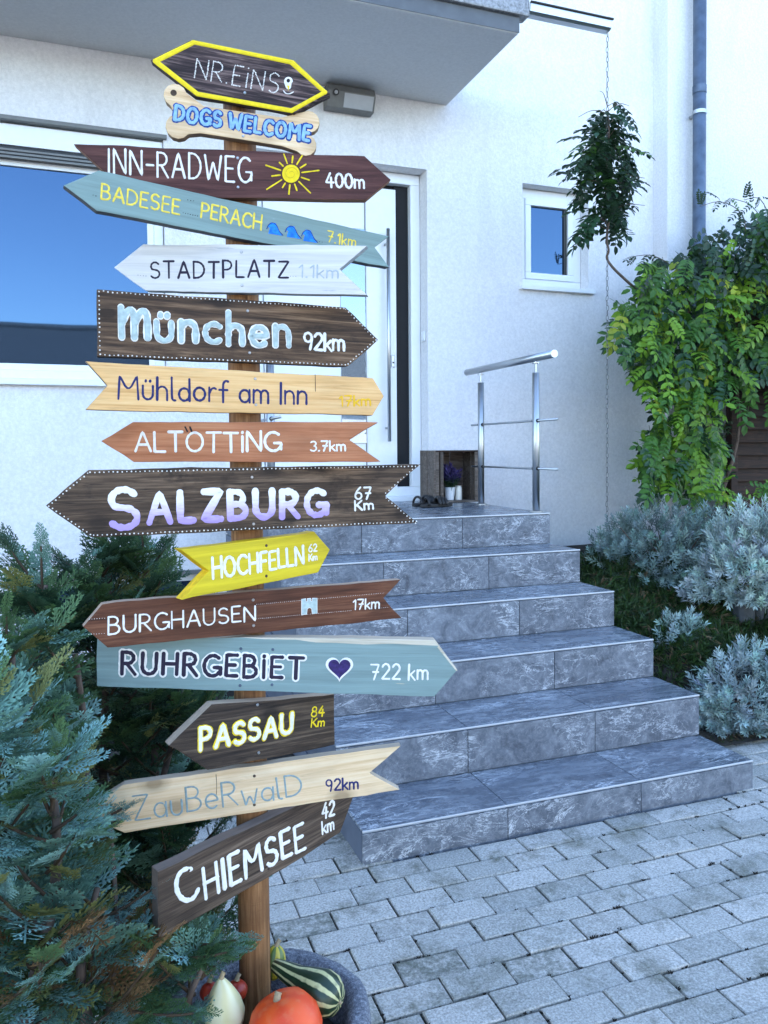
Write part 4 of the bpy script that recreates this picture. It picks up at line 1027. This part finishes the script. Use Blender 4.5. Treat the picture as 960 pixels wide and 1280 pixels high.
m = MB(); m.box(cx0+.0145, cx1-.0145, cy0+.004, cy1-.013, cz1-.012, cz1); m.build('top_slat', 'screenwood', cr, bevel=.002)
for xx in (cx0+.015, cx0+.048, cx1-.04):
    m = MB(); m.box(xx, xx+.024, cy0-.001, cy0+.016, cz0+.012, cz1-.012); m.build('batten', 'cratewood', cr, bevel=.002)
pot = thing('lavender_pot', 'lavender in a small white pot inside the crate', 'potted plant', (2.325, 5.03, cz0+.012))
m = MB(); m.lathe([(.028, 0), (.03, .002), (.039, .085), (.042, .09), (.039, .092), (.036, .082)], 20, (2.325, 5.03, cz0+.0125)); m.build('pot', 'whitepot', pot, smooth=False)
jar = MB(); jar.lathe([(.024, 0), (.025, .01), (.025, .085), (.021, .09), (.0215, .1), (.018, .1)], 18, (2.40, 5.045, cz0+.0125)); jo = jar.build('candle_jar', 'jar', None, off=(2.40, 5.045, cz0)); tag(jo, 'small pale glass jar beside the lavender pot in the crate', 'jar')
# flip flops
def sandal(label, loc, rz, tilt):
    t = thing('sandal', label, 'sandal', loc, 'dark sandals on the landing'); t.rotation_euler = (0, tilt, rz)
    m = MB(); out = []
    for k in range(18):
        a = 2*math.pi*k/18; x = .128*math.cos(a); w = .043+.007*math.cos(a)+.004*math.sin(2*a); out.append((x, w*math.sin(a)))
    n = len(out); m.add([(x, y, .002) for x, y in out]+[(x, y, .02) for x, y in out], [tuple(reversed(range(n))), tuple(range(n, 2*n))]+[(i, (i+1) % n, n+(i+1) % n, n+i) for i in range(n)])
    m.build('sole', 'leather', t, world=False, bevel=.004)
    for (x0, h, w) in ((.06, .042, .012), (.035, .046, .012), (.01, .05, .012), (-.075, .05, .008)):
        m = MB(); m.tube([(x0+.01*math.cos(q), .046*math.cos(q), .012+h*math.sin(q)) for q in np.linspace(0, math.pi, 11)], w, 6); m.build('strap', 'leather', t, world=False, smooth=True)
    return t
sandal('dark strappy sandal on the landing nearer the stairs', (2.04, 4.62, LAND+.001), R_(12), 0)
sandal('dark strappy sandal on the landing nearer the door', (2.02, 4.76, LAND+.001), R_(28), 0)

# ================================================================== RAIN CHAIN
CHX, CHY = 3.082, CYF
ch = thing('rain_chain', 'thin steel rain chain hanging from the spout past the window', 'chain', (CHX, CHY, .42))
def link_mesh():
    n, k = 12, 5; V = []; F = []
    for i in range(n):
        a = 2*math.pi*i/n; c = Vector((.0068*math.cos(a), 0, .018*math.sin(a))); t = Vector((-.0068*math.sin(a), 0, .018*math.cos(a))).normalized(); nr = Vector((t.z, 0, -t.x))
        for j in range(k):
            b_ = 2*math.pi*j/k; V.append(c+nr*.002*math.cos(b_)+Vector((0, 1, 0))*.002*math.sin(b_))
    for i in range(n):
        for j in range(k): F.append((i*k+j, i*k+(j+1) % k, ((i+1) % n)*k+(j+1) % k, ((i+1) % n)*k+j))
    me = bpy.data.meshes.new('link'); me.from_pydata(V, [], F); me.materials.append(MT['chain']); me.polygons.foreach_set('use_smooth', [True]*len(F)); return me
lm = link_mesh(); zz = 4.02-.02; k = 0
while zz > .45:
    o = bpy.data.objects.new('link', lm); COL.objects.link(o); o.parent = ch; o.location = (rnd.gauss(0, .0012), rnd.gauss(0, .0012), zz-.42); o.rotation_euler = (0, rnd.gauss(0, .05), (math.pi/2 if k % 2 else 0)+rnd.gauss(.5, .15)); zz -= .0315; k += 1

# ================================================================== PLANTS
def lin(*c): return np.array(c, float)
def strip(p0, p1, w0, w1, nrm=(0, 0, 1)):
    p0, p1, nrm = map(np.array, (p0, p1, nrm)); d = p1-p0; s = np.cross(nrm, d); s = s/(np.linalg.norm(s)+1e-9)
    return [p0-s*w0/2, p0+s*w0/2, p1+s*w1/2, p1-s*w1/2]
def diamond(p, d, L, w, bend=0, z=(0, 0, 1)):
    p, d, z = np.array(p, float), np.array(d, float), np.array(z, float); d = d/np.linalg.norm(d); s = np.cross(z, d); s /= np.linalg.norm(s)
    return [p, p+d*L*.5+s*w/2+z*bend, p+d*L, p+d*L*.5-s*w/2+z*bend]
def quads_to(tv): 
    tv = np.array(tv).reshape(-1, 3); return tv, np.arange(len(tv)).reshape(-1, 4)

# ---- bed terrain on the right
def ground_h(x, y):
    z = np.where(y > 3.08, np.minimum(.27+(y-3.08)*.34, .60-np.clip(y-4.3, 0, 1)*.12), .015)
    z = np.where((y > 3.45) & (x > 3.3), np.maximum(z, np.minimum(.5+(y-3.45)*.15, .6)), z)
    side = np.minimum(np.clip((y-2.72)*.42, .0, .9), .58); t = np.clip((x-2.5)/.25, 0, 1)
    return side*(1-t)+z*t
xs = np.linspace(XR+.004, 7, 90); ysn = np.linspace(2.76, 5.28, 60)
Xg, Yg = np.meshgrid(xs, ysn); Zg = ground_h(Xg, Yg)+.02*np.sin(Xg*9)*np.cos(Yg*11)*(Yg > 2.9)+.004
V = np.stack([Xg, Yg, Zg], 2).reshape(-1, 3); nx, ny = len(xs), len(ysn)
Q = np.array([(j*nx+i, j*nx+i+1, (j+1)*nx+i+1, (j+1)*nx+i) for j in range(ny-1) for i in range(nx-1)])
tag(np_mesh('planting_bed', V, Q, 'soil', None), 'dark soil slope planted beside the stairs', kind='structure')
xs = np.linspace(-4, XL-.004, 30); ysn = np.linspace(2.9, 5.29, 20)
Xg, Yg = np.meshgrid(xs, ysn); Zg = .01+.02*np.sin(Xg*7)*np.cos(Yg*9)+.015
V = np.stack([Xg, Yg, Zg], 2).reshape(-1, 3); nx, ny = len(xs), len(ysn)
Q = np.array([(j*nx+i, j*nx+i+1, (j+1)*nx+i+1, (j+1)*nx+i) for j in range(ny-1) for i in range(nx-1)])
tag(np_mesh('flower_bed', V, Q, 'soil', None), 'dark soil strip behind the cypress below the wall', kind='structure')
# palisades
def palisade(x, y, top, w=.115, lab=''):
    c = MB(); prof = [(-w/2, -.06), (-w/2+.02, -.075), (w/2-.02, -.075), (w/2, -.06), (w/2, .04), (-w/2, .04)]
    n = len(prof); c.add([(x+a, y+b_, -.1) for a, b_ in prof]+[(x+a, y+b_, top) for a, b_ in prof], [tuple(reversed(range(n))), tuple(range(n, 2*n))]+[(i, (i+1) % n, n+(i+1) % n, n+i) for i in range(n)])
    o = c.build('palisade', 'conc', None, bevel=.008, off=(x, y, 0)); tag(o, lab, 'palisade', 'concrete palisades edging the bed')
for i in range(1, 11): palisade(2.74+.121*i, 3.06-.004*i, .29+rnd.uniform(-.015, .02), lab='grey concrete palisade in the lower row, number %s from the stairs' % ['', 'one', 'two', 'three', 'four', 'five', 'six', 'seven', 'eight', 'nine', 'ten', 'eleven'][i])
for i in range(6): palisade(3.36+.121*i, 3.42, .52+rnd.uniform(-.015, .02), lab='grey concrete palisade in the upper row, %s from its left end' % ['first', 'second', 'third', 'fourth', 'fifth', 'sixth'][i])

# ---- ground cover
bl = []
for k in range(9):
    a = k*2.4; d = (math.cos(a)*.7, math.sin(a)*.7, .8); bl += diamond((0, 0, 0), d, .6+.4*((k*37) % 10)/10, .07, z=(-math.sin(a), math.cos(a), .01))
tv, tq = quads_to(bl)
N = 14000; Px = rng.uniform(XR+.02, 4.2, N); Py = rng.uniform(3.05, 4.7, N); keep = (Px < 3.7) | (Py > 3.6)
Px, Py = Px[keep], Py[keep]; N = len(Px); Pz = ground_h(Px, Py)+rng.uniform(0, .12, N)*(.5+.5*np.sin(Px*8)*np.cos(Py*7))
D = np.stack([rng.normal(0, .5, N), rng.normal(-.3, .5, N), np.ones(N)*.6], 1)
Rm = frames(D, rng.normal(0, 1, (N, 3)))
Vc, Qc = scatter(tv, tq, np.stack([Px, Py, Pz], 1), Rm, rng.uniform(.04, .10, N))
base = np.where(rng.random((N, 1)) < .12, lin(.16, .11, .06), lin(.03, .06, .014))*rng.uniform(.5, 1.7, (N, 1))
tag(np_mesh('ground_cover', Vc, Qc, 'leaf', None, np.repeat(base, len(tv), 0)), 'dark green mossy ground cover on the slope beside the steps', 'ground cover', kind='stuff')
# leaf litter and moss at the front of the bed
N = 1500; Px = rng.uniform(2.5, 3.9, N); Py = rng.uniform(2.78, 3.0, N)
Vc, Qc = scatter(tv, tq, np.stack([Px, Py, np.full(N, .025)], 1), frames(rng.normal(0, 1, (N, 3))*[1, 1, .3]+[0, 0, .2], rng.normal(0, 1, (N, 3))), rng.uniform(.015, .04, N))
base = np.where(rng.random((N, 1)) < .6, lin(.09, .06, .035), lin(.03, .05, .015))*rng.uniform(.6, 1.5, (N, 1))
tag(np_mesh('leaf_litter', Vc, Qc, 'leaf', None, np.repeat(base, len(tv), 0)), 'fallen leaves and moss along the front of the bed', 'litter', kind='stuff')

# ---- silver shrubs
sl = []
for k in range(22):
    f = .2+.8*k/21; a = k*2.39996; el = 66-34*f; L = .42*(1.05-.5*f*f)
    d = (math.cos(R_(el)), math.sin(R_(el))*math.cos(a), math.sin(R_(el))*math.sin(a)); s = (0, -math.sin(a), math.cos(a))
    sl += diamond((f, 0, 0), d, L, .07, z=np.cross(d, s))
sl += strip((0, 0, 0), (1, 0, 0), .03, .012); sl += strip((0, 0, 0), (1, 0, 0), .03, .012, (0, 1, 0))
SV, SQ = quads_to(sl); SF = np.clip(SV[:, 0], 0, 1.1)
def silver_shrub(name, label, c, rx, ry, rz, n, col, ln=(.12, .2), lean=(0, -.15, .35), group=None):
    t = thing(name, label, 'shrub', c, group)
    d = rng.normal(0, 1, (n, 3)); d[:, 2] = np.abs(d[:, 2])*.9-.12; d /= np.linalg.norm(d, axis=1, keepdims=True)
    lump = 1+.16*np.sin(d[:, 0]*6+1)*np.cos(d[:, 1]*5+d[:, 2]*4)
    P = np.array(c)+d*np.array([rx, ry, rz])*(rng.uniform(.45, .98, n)**.6*lump)[:, None]
    P[:, 2] = np.maximum(P[:, 2], c[2]+.01)
    D = d+np.array(lean)+rng.normal(0, .42, (n, 3))
    S = rng.uniform(*ln, n); P = P-D/np.linalg.norm(D, axis=1, keepdims=True)*S[:, None]*.6
    V, Q = scatter(SV, SQ, P, frames(D, rng.normal(0, 1, (n, 3))), S)
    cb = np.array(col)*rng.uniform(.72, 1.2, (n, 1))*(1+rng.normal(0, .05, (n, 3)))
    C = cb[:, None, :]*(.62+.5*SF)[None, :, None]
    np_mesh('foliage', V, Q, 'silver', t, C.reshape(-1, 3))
    m = MB()
    for k in range(12):
        a = rnd.uniform(0, 6.28); r = rnd.uniform(.3, .8); m.tube([(c[0]+rnd.gauss(0, .02), c[1]+rnd.gauss(0, .02), c[2]-.08), (c[0]+rx*r*.5*math.cos(a), c[1]+ry*r*.5*math.sin(a), c[2]+rz*.25), (c[0]+rx*r*math.cos(a), c[1]+ry*r*math.sin(a), c[2]+rz*rnd.uniform(.3, .7))], [.008, .006, .003], 5)
    m.build('stems', 'greybark', t)
    return t
SG = 'silver leaved shrubs in the bed'
silver_shrub('silver_shrub', 'grey green lavender bush against the white wall below the wisteria', (3.42, 4.08, .56), .62, .42, .48, 900, (.21, .285, .25), (.075, .13), group=SG)
silver_shrub('silver_shrub', 'bright silver shrub at the right edge above the palisades', (3.62, 3.46, .53), .52, .38, .52, 860, (.37, .45, .41), (.085, .15), group=SG)
silver_shrub('silver_shrub', 'blue grey shrub in front of the palisades beside the lowest steps', (3.05, 2.95, .03), .50, .2, .38, 760, (.31, .40, .38), (.075, .13), group=SG)
silver_shrub('silver_shrub', 'small grey sprig growing over the lower palisade', (2.86, 3.32, .26), .15, .12, .26, 120, (.28, .38, .34), (.09, .14), group=SG)
silver_shrub('silver_shrub', 'small green grey tuft at the bottom right of the bed', (3.0, 2.83, .0), .12, .07, .13, 60, (.14, .22, .18), (.08, .12), group=SG)

# ---- wisteria
def leaf_template(pairs=6, seed=0):
    r = random.Random(seed); q = []
    def leaflet(p, d, L, w, nz):
        p, d, nz = np.array(p, float), np.array(d, float), np.array(nz, float); d /= np.linalg.norm(d); s = np.cross(nz, d); s /= np.linalg.norm(s); u = np.cross(d, s)
        f = lambda a, b_, c: p+d*L*a+s*w*b_+u*L*c
        b0, m, t = f(0, 0, 0), f(.5, 0, -.05), f(1, 0, -.14); r1, r2, l1, l2 = f(.22, .42, .03), f(.62, .46, .0), f(.22, -.42, .03), f(.62, -.46, .0)
        return [b0, r1, r2, m, m, r2, t, l2, b0, m, l2, l1]
    ax = lambda t: np.array([t, 0, -.28*t*t])
    for k in range(5): q += strip(ax(k/5), ax((k+1)/5), .016, .013)
    for k in range(pairs):
        t = .18+.74*k/(pairs-1); L = .30*(1-.25*abs(t-.5))*r.uniform(.85, 1.1)
        for s in (-1, 1):
            q += leaflet(ax(t), (.55+r.uniform(-.15, .15), s*1, -.22+r.uniform(-.2, .15)), L, L*.56, (r.uniform(-.2, .2), r.uniform(-.2, .2), 1))
    q += leaflet(ax(1), (1, 0, -.5), .3, .16, (0, 0, 1))
    return quads_to(q)
LT = [leaf_template(5, 1), leaf_template(4, 2), leaf_template(6, 3)]
PAL = {'dark': lin(.016, .038, .014), 'deep': lin(.024, .066, .028), 'mid': lin(.05, .13, .018), 'lime': lin(.14, .27, .02), 'yellow': lin(.32, .38, .03)}
LEAFMESH = {}
for cname, cc in PAL.items():
    for ti, (lv, lq) in enumerate(LT):
        me_o = np_mesh('compound_leaf', lv, lq, 'leaf', None, np.repeat((cc*(1+.1*ti))[None], len(lv), 0)*rng.uniform(.85, 1.15, (len(lv), 1)))
        LEAFMESH[cname, ti] = me_o.data; bpy.data.objects.remove(me_o)
def in_poly(u, v, poly):
    c = False; n = len(poly)
    for i in range(n):
        (x0, y0), (x1, y1) = poly[i], poly[(i+1) % n]
        if (y0 > v) != (y1 > v) and u < (x1-x0)*(v-y0)/(y1-y0)+x0: c = not c
    return c
def wist_leaf(parent, P, D, up, s, cname, store):
    Rm = frames(np.array([D], float), np.array([up], float))[0]; ti = rnd.randrange(3)
    store.append((P, Rm, s, cname, ti))
def place_leaves(parent, store, nmax):
    o0 = np.array(org(parent))
    for (P, Rm, s, cname, ti) in store[:nmax]:
        o = bpy.data.objects.new('leaf', LEAFMESH[cname, ti]); COL.objects.link(o); o.parent = parent
        Mx = Matrix.Identity(4)
        for i in range(3):
            for j in range(3): Mx[i][j] = Rm[i][j]*s
            Mx[i][3] = P[i]-o0[i]
        o.matrix_basis = Mx
    if len(store) > nmax:
        V = []; Q = []; C = []; off = 0
        for (P, Rm, s, cname, ti) in store[nmax:]:
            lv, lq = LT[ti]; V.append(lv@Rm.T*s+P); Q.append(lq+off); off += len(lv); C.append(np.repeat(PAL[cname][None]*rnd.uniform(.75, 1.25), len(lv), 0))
        tag(np_mesh('inner_leaves', np.concatenate(V), np.concatenate(Q), 'leaf', parent, np.concatenate(C)), kind='stuff')
wis = thing('wisteria', 'large wisteria covering the wooden screen at the right wall', 'climbing plant', (4.3, 4.75, .6))
WP = [(795, 345), (850, 318), (905, 290), (950, 270), (1000, 250), (1130, 240), (1130, 530), (960, 528), (925, 515), (905, 560), (905, 610), (870, 625), (805, 605), (800, 560), (825, 520), (800, 470), (778, 430), (772, 405), (790, 370)]
store = []
while len(store) < 1350:
    u, v = rnd.uniform(765, 1130), rnd.uniform(240, 640)
    if not in_poly(u, v, WP): continue
    front = len(store) < 640
    y = rnd.uniform(4.12, 4.4) if front else rnd.uniform(4.4, 5.0)
    if u > 905 and v > 480 and y < 4.7 and rnd.random() < .8: continue
    P = UY(u, v, y)
    if P[0] > XC-.1 and P[1] > PYW-.12: continue
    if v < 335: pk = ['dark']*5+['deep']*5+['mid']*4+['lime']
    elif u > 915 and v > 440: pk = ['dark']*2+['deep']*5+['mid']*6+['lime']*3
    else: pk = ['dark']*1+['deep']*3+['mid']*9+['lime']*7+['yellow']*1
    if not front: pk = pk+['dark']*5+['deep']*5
    D = np.array([rnd.gauss((-.35 if u < 840 else 0), .55), -.45+rnd.gauss(0, .3), -.55+rnd.gauss(0, .42)]); up = np.array([rnd.gauss(0, .35), -.75, .75+rnd.gauss(0, .3)])
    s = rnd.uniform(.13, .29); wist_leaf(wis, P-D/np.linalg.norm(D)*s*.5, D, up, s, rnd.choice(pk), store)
place_leaves(wis, store, 300)
def vine(parent, pts, r, name='stem', n=6, mat='greybark'):
    P = chaikin3([np.array(p) for p in pts]); m = MB(); rr = [r*(1-.6*i/len(P)) for i in range(len(P))]; m.tube([tuple(p) for p in P], rr, n); return m.build(name, mat, parent, smooth=True)
def chaikin3(p, it=2):
    for _ in range(it):
        q = [p[0]]
        for a, b_ in zip(p[:-1], p[1:]): q += [a*.75+b_*.25, a*.25+b_*.75]
        p = q+[p[-1]]
    return p
vine(wis, [(4.25, 4.85, .5), (4.15, 4.7, 1.0), (4.3, 4.6, 1.5), (4.05, 4.65, 2.0), (4.0, 4.55, 2.5)], .025)
vine(wis, [(4.3, 4.85, .5), (4.4, 4.6, 1.1), (4.5, 4.55, 1.6), (4.35, 4.6, 2.3)], .018)
vine(wis, [UY(905, 430, 4.5), UY(870, 400, 4.35), UY(852, 405, 4.3), UY(835, 415, 4.28)], .008)
for pp_ in ([(915, 330), (935, 285), (925, 262), (900, 250), (875, 258)], [(945, 320), (955, 280), (940, 255), (915, 248)], [(850, 340), (830, 325), (812, 318), (795, 320)], [(950, 300), (962, 270), (950, 245), (930, 250)]):
    pts3 = [UY(u, v, 4.5) for u, v in pp_]; vine(wis, pts3, .0045, 'shoot', 5)
    for (u, v) in pp_[1:]:
        for k in range(2):
            st2 = []; wist_leaf(wis, UY(u, v, 4.5), (rnd.gauss(-.2, .6), -.3, rnd.gauss(-.2, .6)), (rnd.gauss(0, .4), -.6, .7), rnd.uniform(.07, .12), rnd.choice(['dark', 'dark', 'mid']), st2); place_leaves(wis, st2, 5)
# low yellowing shoots in front of the screen
st2 = []
for k in range(26):
    u, v = rnd.choice([(rnd.uniform(868, 920), rnd.uniform(600, 625)), (rnd.uniform(925, 975), rnd.uniform(598, 608))])
    wist_leaf(wis, UY(u, v, rnd.uniform(3.9, 4.15)), (rnd.gauss(0, .7), -.4, rnd.gauss(-.1, .4)), (rnd.gauss(0, .3), -.5, .8), rnd.uniform(.09, .15), rnd.choice(['lime', 'lime', 'yellow', 'mid']), st2)
place_leaves(wis, st2, 40)
# tuft on the chain
tuft = thing('wisteria_tuft', 'dark leafy wisteria tuft twined round the rain chain beside the small window', 'climbing plant', (CHX, CHY, 2.65))
TP = [(757, 128), (785, 135), (798, 165), (808, 195), (795, 240), (785, 280), (762, 298), (735, 290), (715, 285), (725, 250), (708, 215), (712, 180), (730, 155), (742, 135)]
store = []
while len(store) < 150:
    u, v = rnd.uniform(695, 825), rnd.uniform(120, 300)
    if not in_poly(u, v, TP): continue
    P = UY(u, v, CHY+rnd.uniform(-.2, .25)); ax_ = np.array([CHX, CHY, P[2]])
    o_ = P-ax_; o_ /= np.linalg.norm(o_)+1e-6
    D = o_*.9+np.array([rnd.gauss(0, .3), rnd.gauss(0, .3), -.3+rnd.gauss(0, .38)]); s = rnd.uniform(.15, .24)
    Q0 = ax_*.3+P*.7-D/np.linalg.norm(D)*s*.35
    wist_leaf(tuft, Q0, D, (rnd.gauss(0, .3), -.35, 1), s, rnd.choice(['dark']*7+['deep']*2+['mid']), store)
place_leaves(tuft, store, 300)
vine(tuft, [(CHX, CHY, 3.52), (CHX+.012, CHY-.01, 3.4), (CHX-.012, CHY+.01, 3.1), (CHX+.012, CHY-.012, 2.85), UY(757, 300, CHY), UY(762, 314, CHY-.01), UY(757, 322, CHY+.01), UY(766, 335, CHY), UY(782, 350, CHY+.05), UY(800, 366, CHY+.12), UY(812, 385, CHY+.2)][::-1], .0105, n=8)
for k in range(26):
    z_ = rnd.uniform(2.75, 3.55); a = rnd.uniform(0, 6.28); L = rnd.uniform(.1, .24)
    vine(tuft, [np.array([CHX, CHY, z_]), np.array([CHX+L*.5*math.cos(a), CHY+L*.5*math.sin(a), z_+.05]), np.array([CHX+L*math.cos(a), CHY+L*math.sin(a), z_+.02])], .003, 'twig', 4)
# lavender flowers in the crate pot
lv = []
st3 = MB()
c0 = np.array([2.325, 5.03, cz0+.095]); n = 60
d = np.stack([rng.normal(0, .3, n), rng.normal(0, .3, n), np.ones(n)], 1); S = rng.uniform(.08, .15, n)
V, Q = scatter(SV, SQ, np.repeat(c0[None], n, 0)+rng.normal(0, .012, (n, 3)), frames(d, rng.normal(0, 1, (n, 3))), S)
C = np.where((SF > .6)[None, :, None], lin(.075, .05, .16), lin(.05, .11, .04))*rng.uniform(.6, 1.3, (n, 1, 1))
np_mesh('foliage', V, Q, 'leaf', pot, C.reshape(-1, 3))
# slatted screen
scn = thing('slatted_screen', 'dark brown slatted wooden screen behind the wisteria', 'screen', (4.47, 4.62, .5))
for xx in (4.47, 5.6):
    m = MB(); m.box(xx-.03, xx+.03, 4.6, 4.66, .45, 2.6); m.build('post', 'screenwood', scn, bevel=.004)
m = MB(); m.box(4.50, 5.57, 4.645, 4.657, .5, 2.6); m.build('dark_gap_backing', 'screenwood', scn)  # sheet added behind the slats so their gaps come out dark
zz = .62
while zz < 2.55:
    m = MB(); m.box(4.50, 5.57, 4.615, 4.635, zz, zz+.062); m.build('slat', 'screenwood', scn, bevel=.003); zz += .098

# ---- cypress in the left foreground
def spray_template(seed):
    r = random.Random(seed); q = []; tcol = []
    ax = lambda t: np.array([t, .03*math.sin(t*3+seed), -.16*t*t])
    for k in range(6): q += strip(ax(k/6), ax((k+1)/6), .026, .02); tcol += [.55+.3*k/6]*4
    n = 7
    for k in range(n):
        t = .06+.90*k/n
        for s in (-1, 1):
            L = (.46*(1-t)**.8+.06)*r.uniform(.75, 1.12); an = R_(38+r.uniform(-8, 8)); d = np.array([math.cos(an), s*math.sin(an), r.uniform(-.1, .16)])
            tt = t+(.05 if s > 0 else 0); p = ax(tt)
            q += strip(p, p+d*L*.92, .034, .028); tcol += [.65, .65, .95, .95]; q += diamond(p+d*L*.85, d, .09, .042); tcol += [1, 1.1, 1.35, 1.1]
            nt = max(1, int(L/.12))
            for j in range(1, nt+1):
                f = (j-.3)/(nt+.4); l2 = (.13*(1-f)+.06)*min(1, L/.3+.3)
                for s2 in (-1, 1):
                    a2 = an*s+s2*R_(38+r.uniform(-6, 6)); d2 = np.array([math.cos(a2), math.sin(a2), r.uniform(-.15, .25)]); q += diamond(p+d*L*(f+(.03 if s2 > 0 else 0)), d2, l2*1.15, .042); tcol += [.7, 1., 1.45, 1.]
    tv, tq = quads_to(q); return tv, tq, np.array(tcol)
SPR = [spray_template(s) for s in range(3)]
cyp = thing('cypress', 'blue green scaly cypress bush in the left foreground beside the planter', 'conifer', tuple(U(100, 1300, 1.5)*np.array([1, 1, 0])))
LEAD = [((70, 1420, 1.60), (52, 712, 1.68), 22), ((150, 1420, 1.72), (128, 700, 1.78), 20), ((-10, 1420, 1.42), (8, 800, 1.40), 18), ((30, 1420, 1.25), (70, 955, 1.22), 15),
        ((200, 1400, 1.76), (178, 672, 1.84), 20), ((175, 1420, 1.45), (262, 1195, 1.36), 9), ((95, 1420, 1.30), (120, 1100, 1.30), 12), ((-60, 1420, 1.2), (-30, 900, 1.2), 12),
        ((120, 1420, 1.66), (226, 850, 1.8), 14), ((100, 1420, 1.40), (95, 800, 1.48), 18), ((-80, 1420, 1.6), (-60, 760, 1.7), 12), ((190, 1420, 1.62), (215, 1010, 1.70), 12)]
TEALC, BLUEC, GREENC, OLIVE, BROWNC = lin(.13, .245, .18), lin(.24, .425, .385), lin(.08, .15, .055), lin(.18, .19, .06), lin(.25, .14, .06)
DEEPC = lin(.04, .085, .045)
def cyp_branch(p0, d, L, palette, n, spr_len, keep=None):
    P = []; D = []; Up = []; S = []; Cb = []; T = []
    d = d/np.linalg.norm(d); side = np.cross(d, [0, 0, 1.]); side /= np.linalg.norm(side)+1e-9; nz = np.cross(side, d)
    path = lambda t: p0+d*L*t+np.array([0, 0, 1])*(-.12*L*t*(1-t)+.10*L*t*t)
    for k in range(n):
        t = .12+.88*k/n; s = 1 if k % 2 else -1; rr = rnd.gauss(0, .5)
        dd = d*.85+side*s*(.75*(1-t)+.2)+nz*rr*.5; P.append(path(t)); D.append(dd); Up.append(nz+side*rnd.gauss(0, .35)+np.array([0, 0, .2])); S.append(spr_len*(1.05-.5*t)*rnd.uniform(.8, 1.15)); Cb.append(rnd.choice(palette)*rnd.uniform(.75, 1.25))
    P.append(path(.97)); D.append(d+np.array([0, 0, .25])); Up.append(nz); S.append(spr_len*.75); Cb.append(rnd.choice(palette)*1.1)
    P, D, Up, S, Cb = map(np.array, (P, D, Up, S, Cb)); tmax = .95
    if keep is not None:
        mk = np.array([keep(p) for p in P]); tmax = max([0.]+[.12+.88*i/n for i in range(len(mk)) if mk[i]]); P, D, Up, S, Cb = P[mk], D[mk], Up[mk], S[mk], Cb[mk]
        if len(P) < 2: return
    ti = rnd.randrange(3); tv, tq, tc = SPR[ti]
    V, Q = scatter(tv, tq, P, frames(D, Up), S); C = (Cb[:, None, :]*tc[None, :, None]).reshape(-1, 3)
    # twig
    tw = [path(t) for t in np.linspace(0, min(.95, tmax), 6)]; tb = MB(); tb.tube([tuple(x) for x in tw], [.0032*(1-.7*i/6)+.0008 for i in range(6)], 4, cap=False)
    tvv = np.array(tb.v); tqq = np.array(tb.f); C = np.concatenate([C, np.repeat(lin(.10, .065, .04)[None], len(tvv), 0)]); Q = np.concatenate([Q, tqq+len(V)]); V = np.concatenate([V, tvv])
    np_mesh('branch', V, Q, 'scale_leaf', cyp, C)
def infront_ok(P):
    """no foliage in front of the boards except past their left tips"""
    u, v = px_of(P); dep = (P-CPOS)@FH
    lim = 1e9
    if v < 1180: lim = 66 if 770 < v < 880 else (92 if v < 970 else 98)
    elif v < 1212: lim = 285
    else: lim = 222
    return u < lim or dep > 1.60
for li, (a, b_, nb) in enumerate(LEAD):
    A, B = U(*a), U(*b_); A[2] = max(A[2], .0)
    m = MB(); pts = [A+(B-A)*t+np.array([.015*math.sin(t*7+li), .015*math.cos(t*5+li), 0]) for t in np.linspace(0, .97, 9)]
    m.tube([tuple(p) for p in pts], [.013*(1-.85*i/9)+.002 for i in range(9)], 6); m.build('trunk', 'greybark', cyp, smooth=True)
    nbr = int(nb*1.45)
    for k in range(nbr):
        t = .12+.86*(k+rnd.random()*.6)/nbr; p = A+(B-A)*t; az = k*2.39996+li; up = .55+.6*t
        d = np.array([math.cos(az), math.sin(az), up*rnd.uniform(.6, 1.3)]); L = (.22*(1-t)**.7+.07)*rnd.uniform(.8, 1.2)
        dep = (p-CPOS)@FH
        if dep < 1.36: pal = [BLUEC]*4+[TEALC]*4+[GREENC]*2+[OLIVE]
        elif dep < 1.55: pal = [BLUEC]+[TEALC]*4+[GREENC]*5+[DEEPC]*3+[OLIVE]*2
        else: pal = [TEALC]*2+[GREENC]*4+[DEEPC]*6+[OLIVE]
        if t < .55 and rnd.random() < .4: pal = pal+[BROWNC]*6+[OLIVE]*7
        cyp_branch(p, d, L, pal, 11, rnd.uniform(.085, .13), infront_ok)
    cyp_branch(A+(B-A)*.88, (B-A), np.linalg.norm(B-A)*.16, [TEALC, GREENC], 12, .06, infront_ok)
# the twig that reaches over the spruce board, and the low sprays over the planter
cyp_branch(U(92, 1035, 1.36), RH*1.0+np.array([0, 0, .3]), .095, [BLUEC, TEALC], 12, .055)
cyp_branch(U(98, 1042, 1.37), RH*1.0+np.array([0, 0, .25]), .075, [BLUEC, TEALC], 10, .05)
cyp_branch(U(120, 1150, 1.33), RH*1.0+np.array([0, 0, .45]), .11, [BLUEC], 9, .05)
for (u, v, dep) in ((205, 1195, 1.36), (160, 1262, 1.30), (150, 1235, 1.33), (215, 1178, 1.40), (180, 1205, 1.4)):
    cyp_branch(U(u, v, dep), RH*1.0+FH*rnd.uniform(-.3, .1)+np.array([0, 0, rnd.uniform(.0, .3)]), .13, [TEALC, GREENC, GREENC], 11, .065)
m = MB(); m.tube([tuple(U(u, v, d)) for u, v, d in ((125, 1330, 1.33), (148, 1180, 1.34), (142, 1080, 1.36), (138, 1030, 1.38))], [.005, .0045, .004, .0035], 7); m.build('bare_stem', 'greybark', cyp, smooth=True)
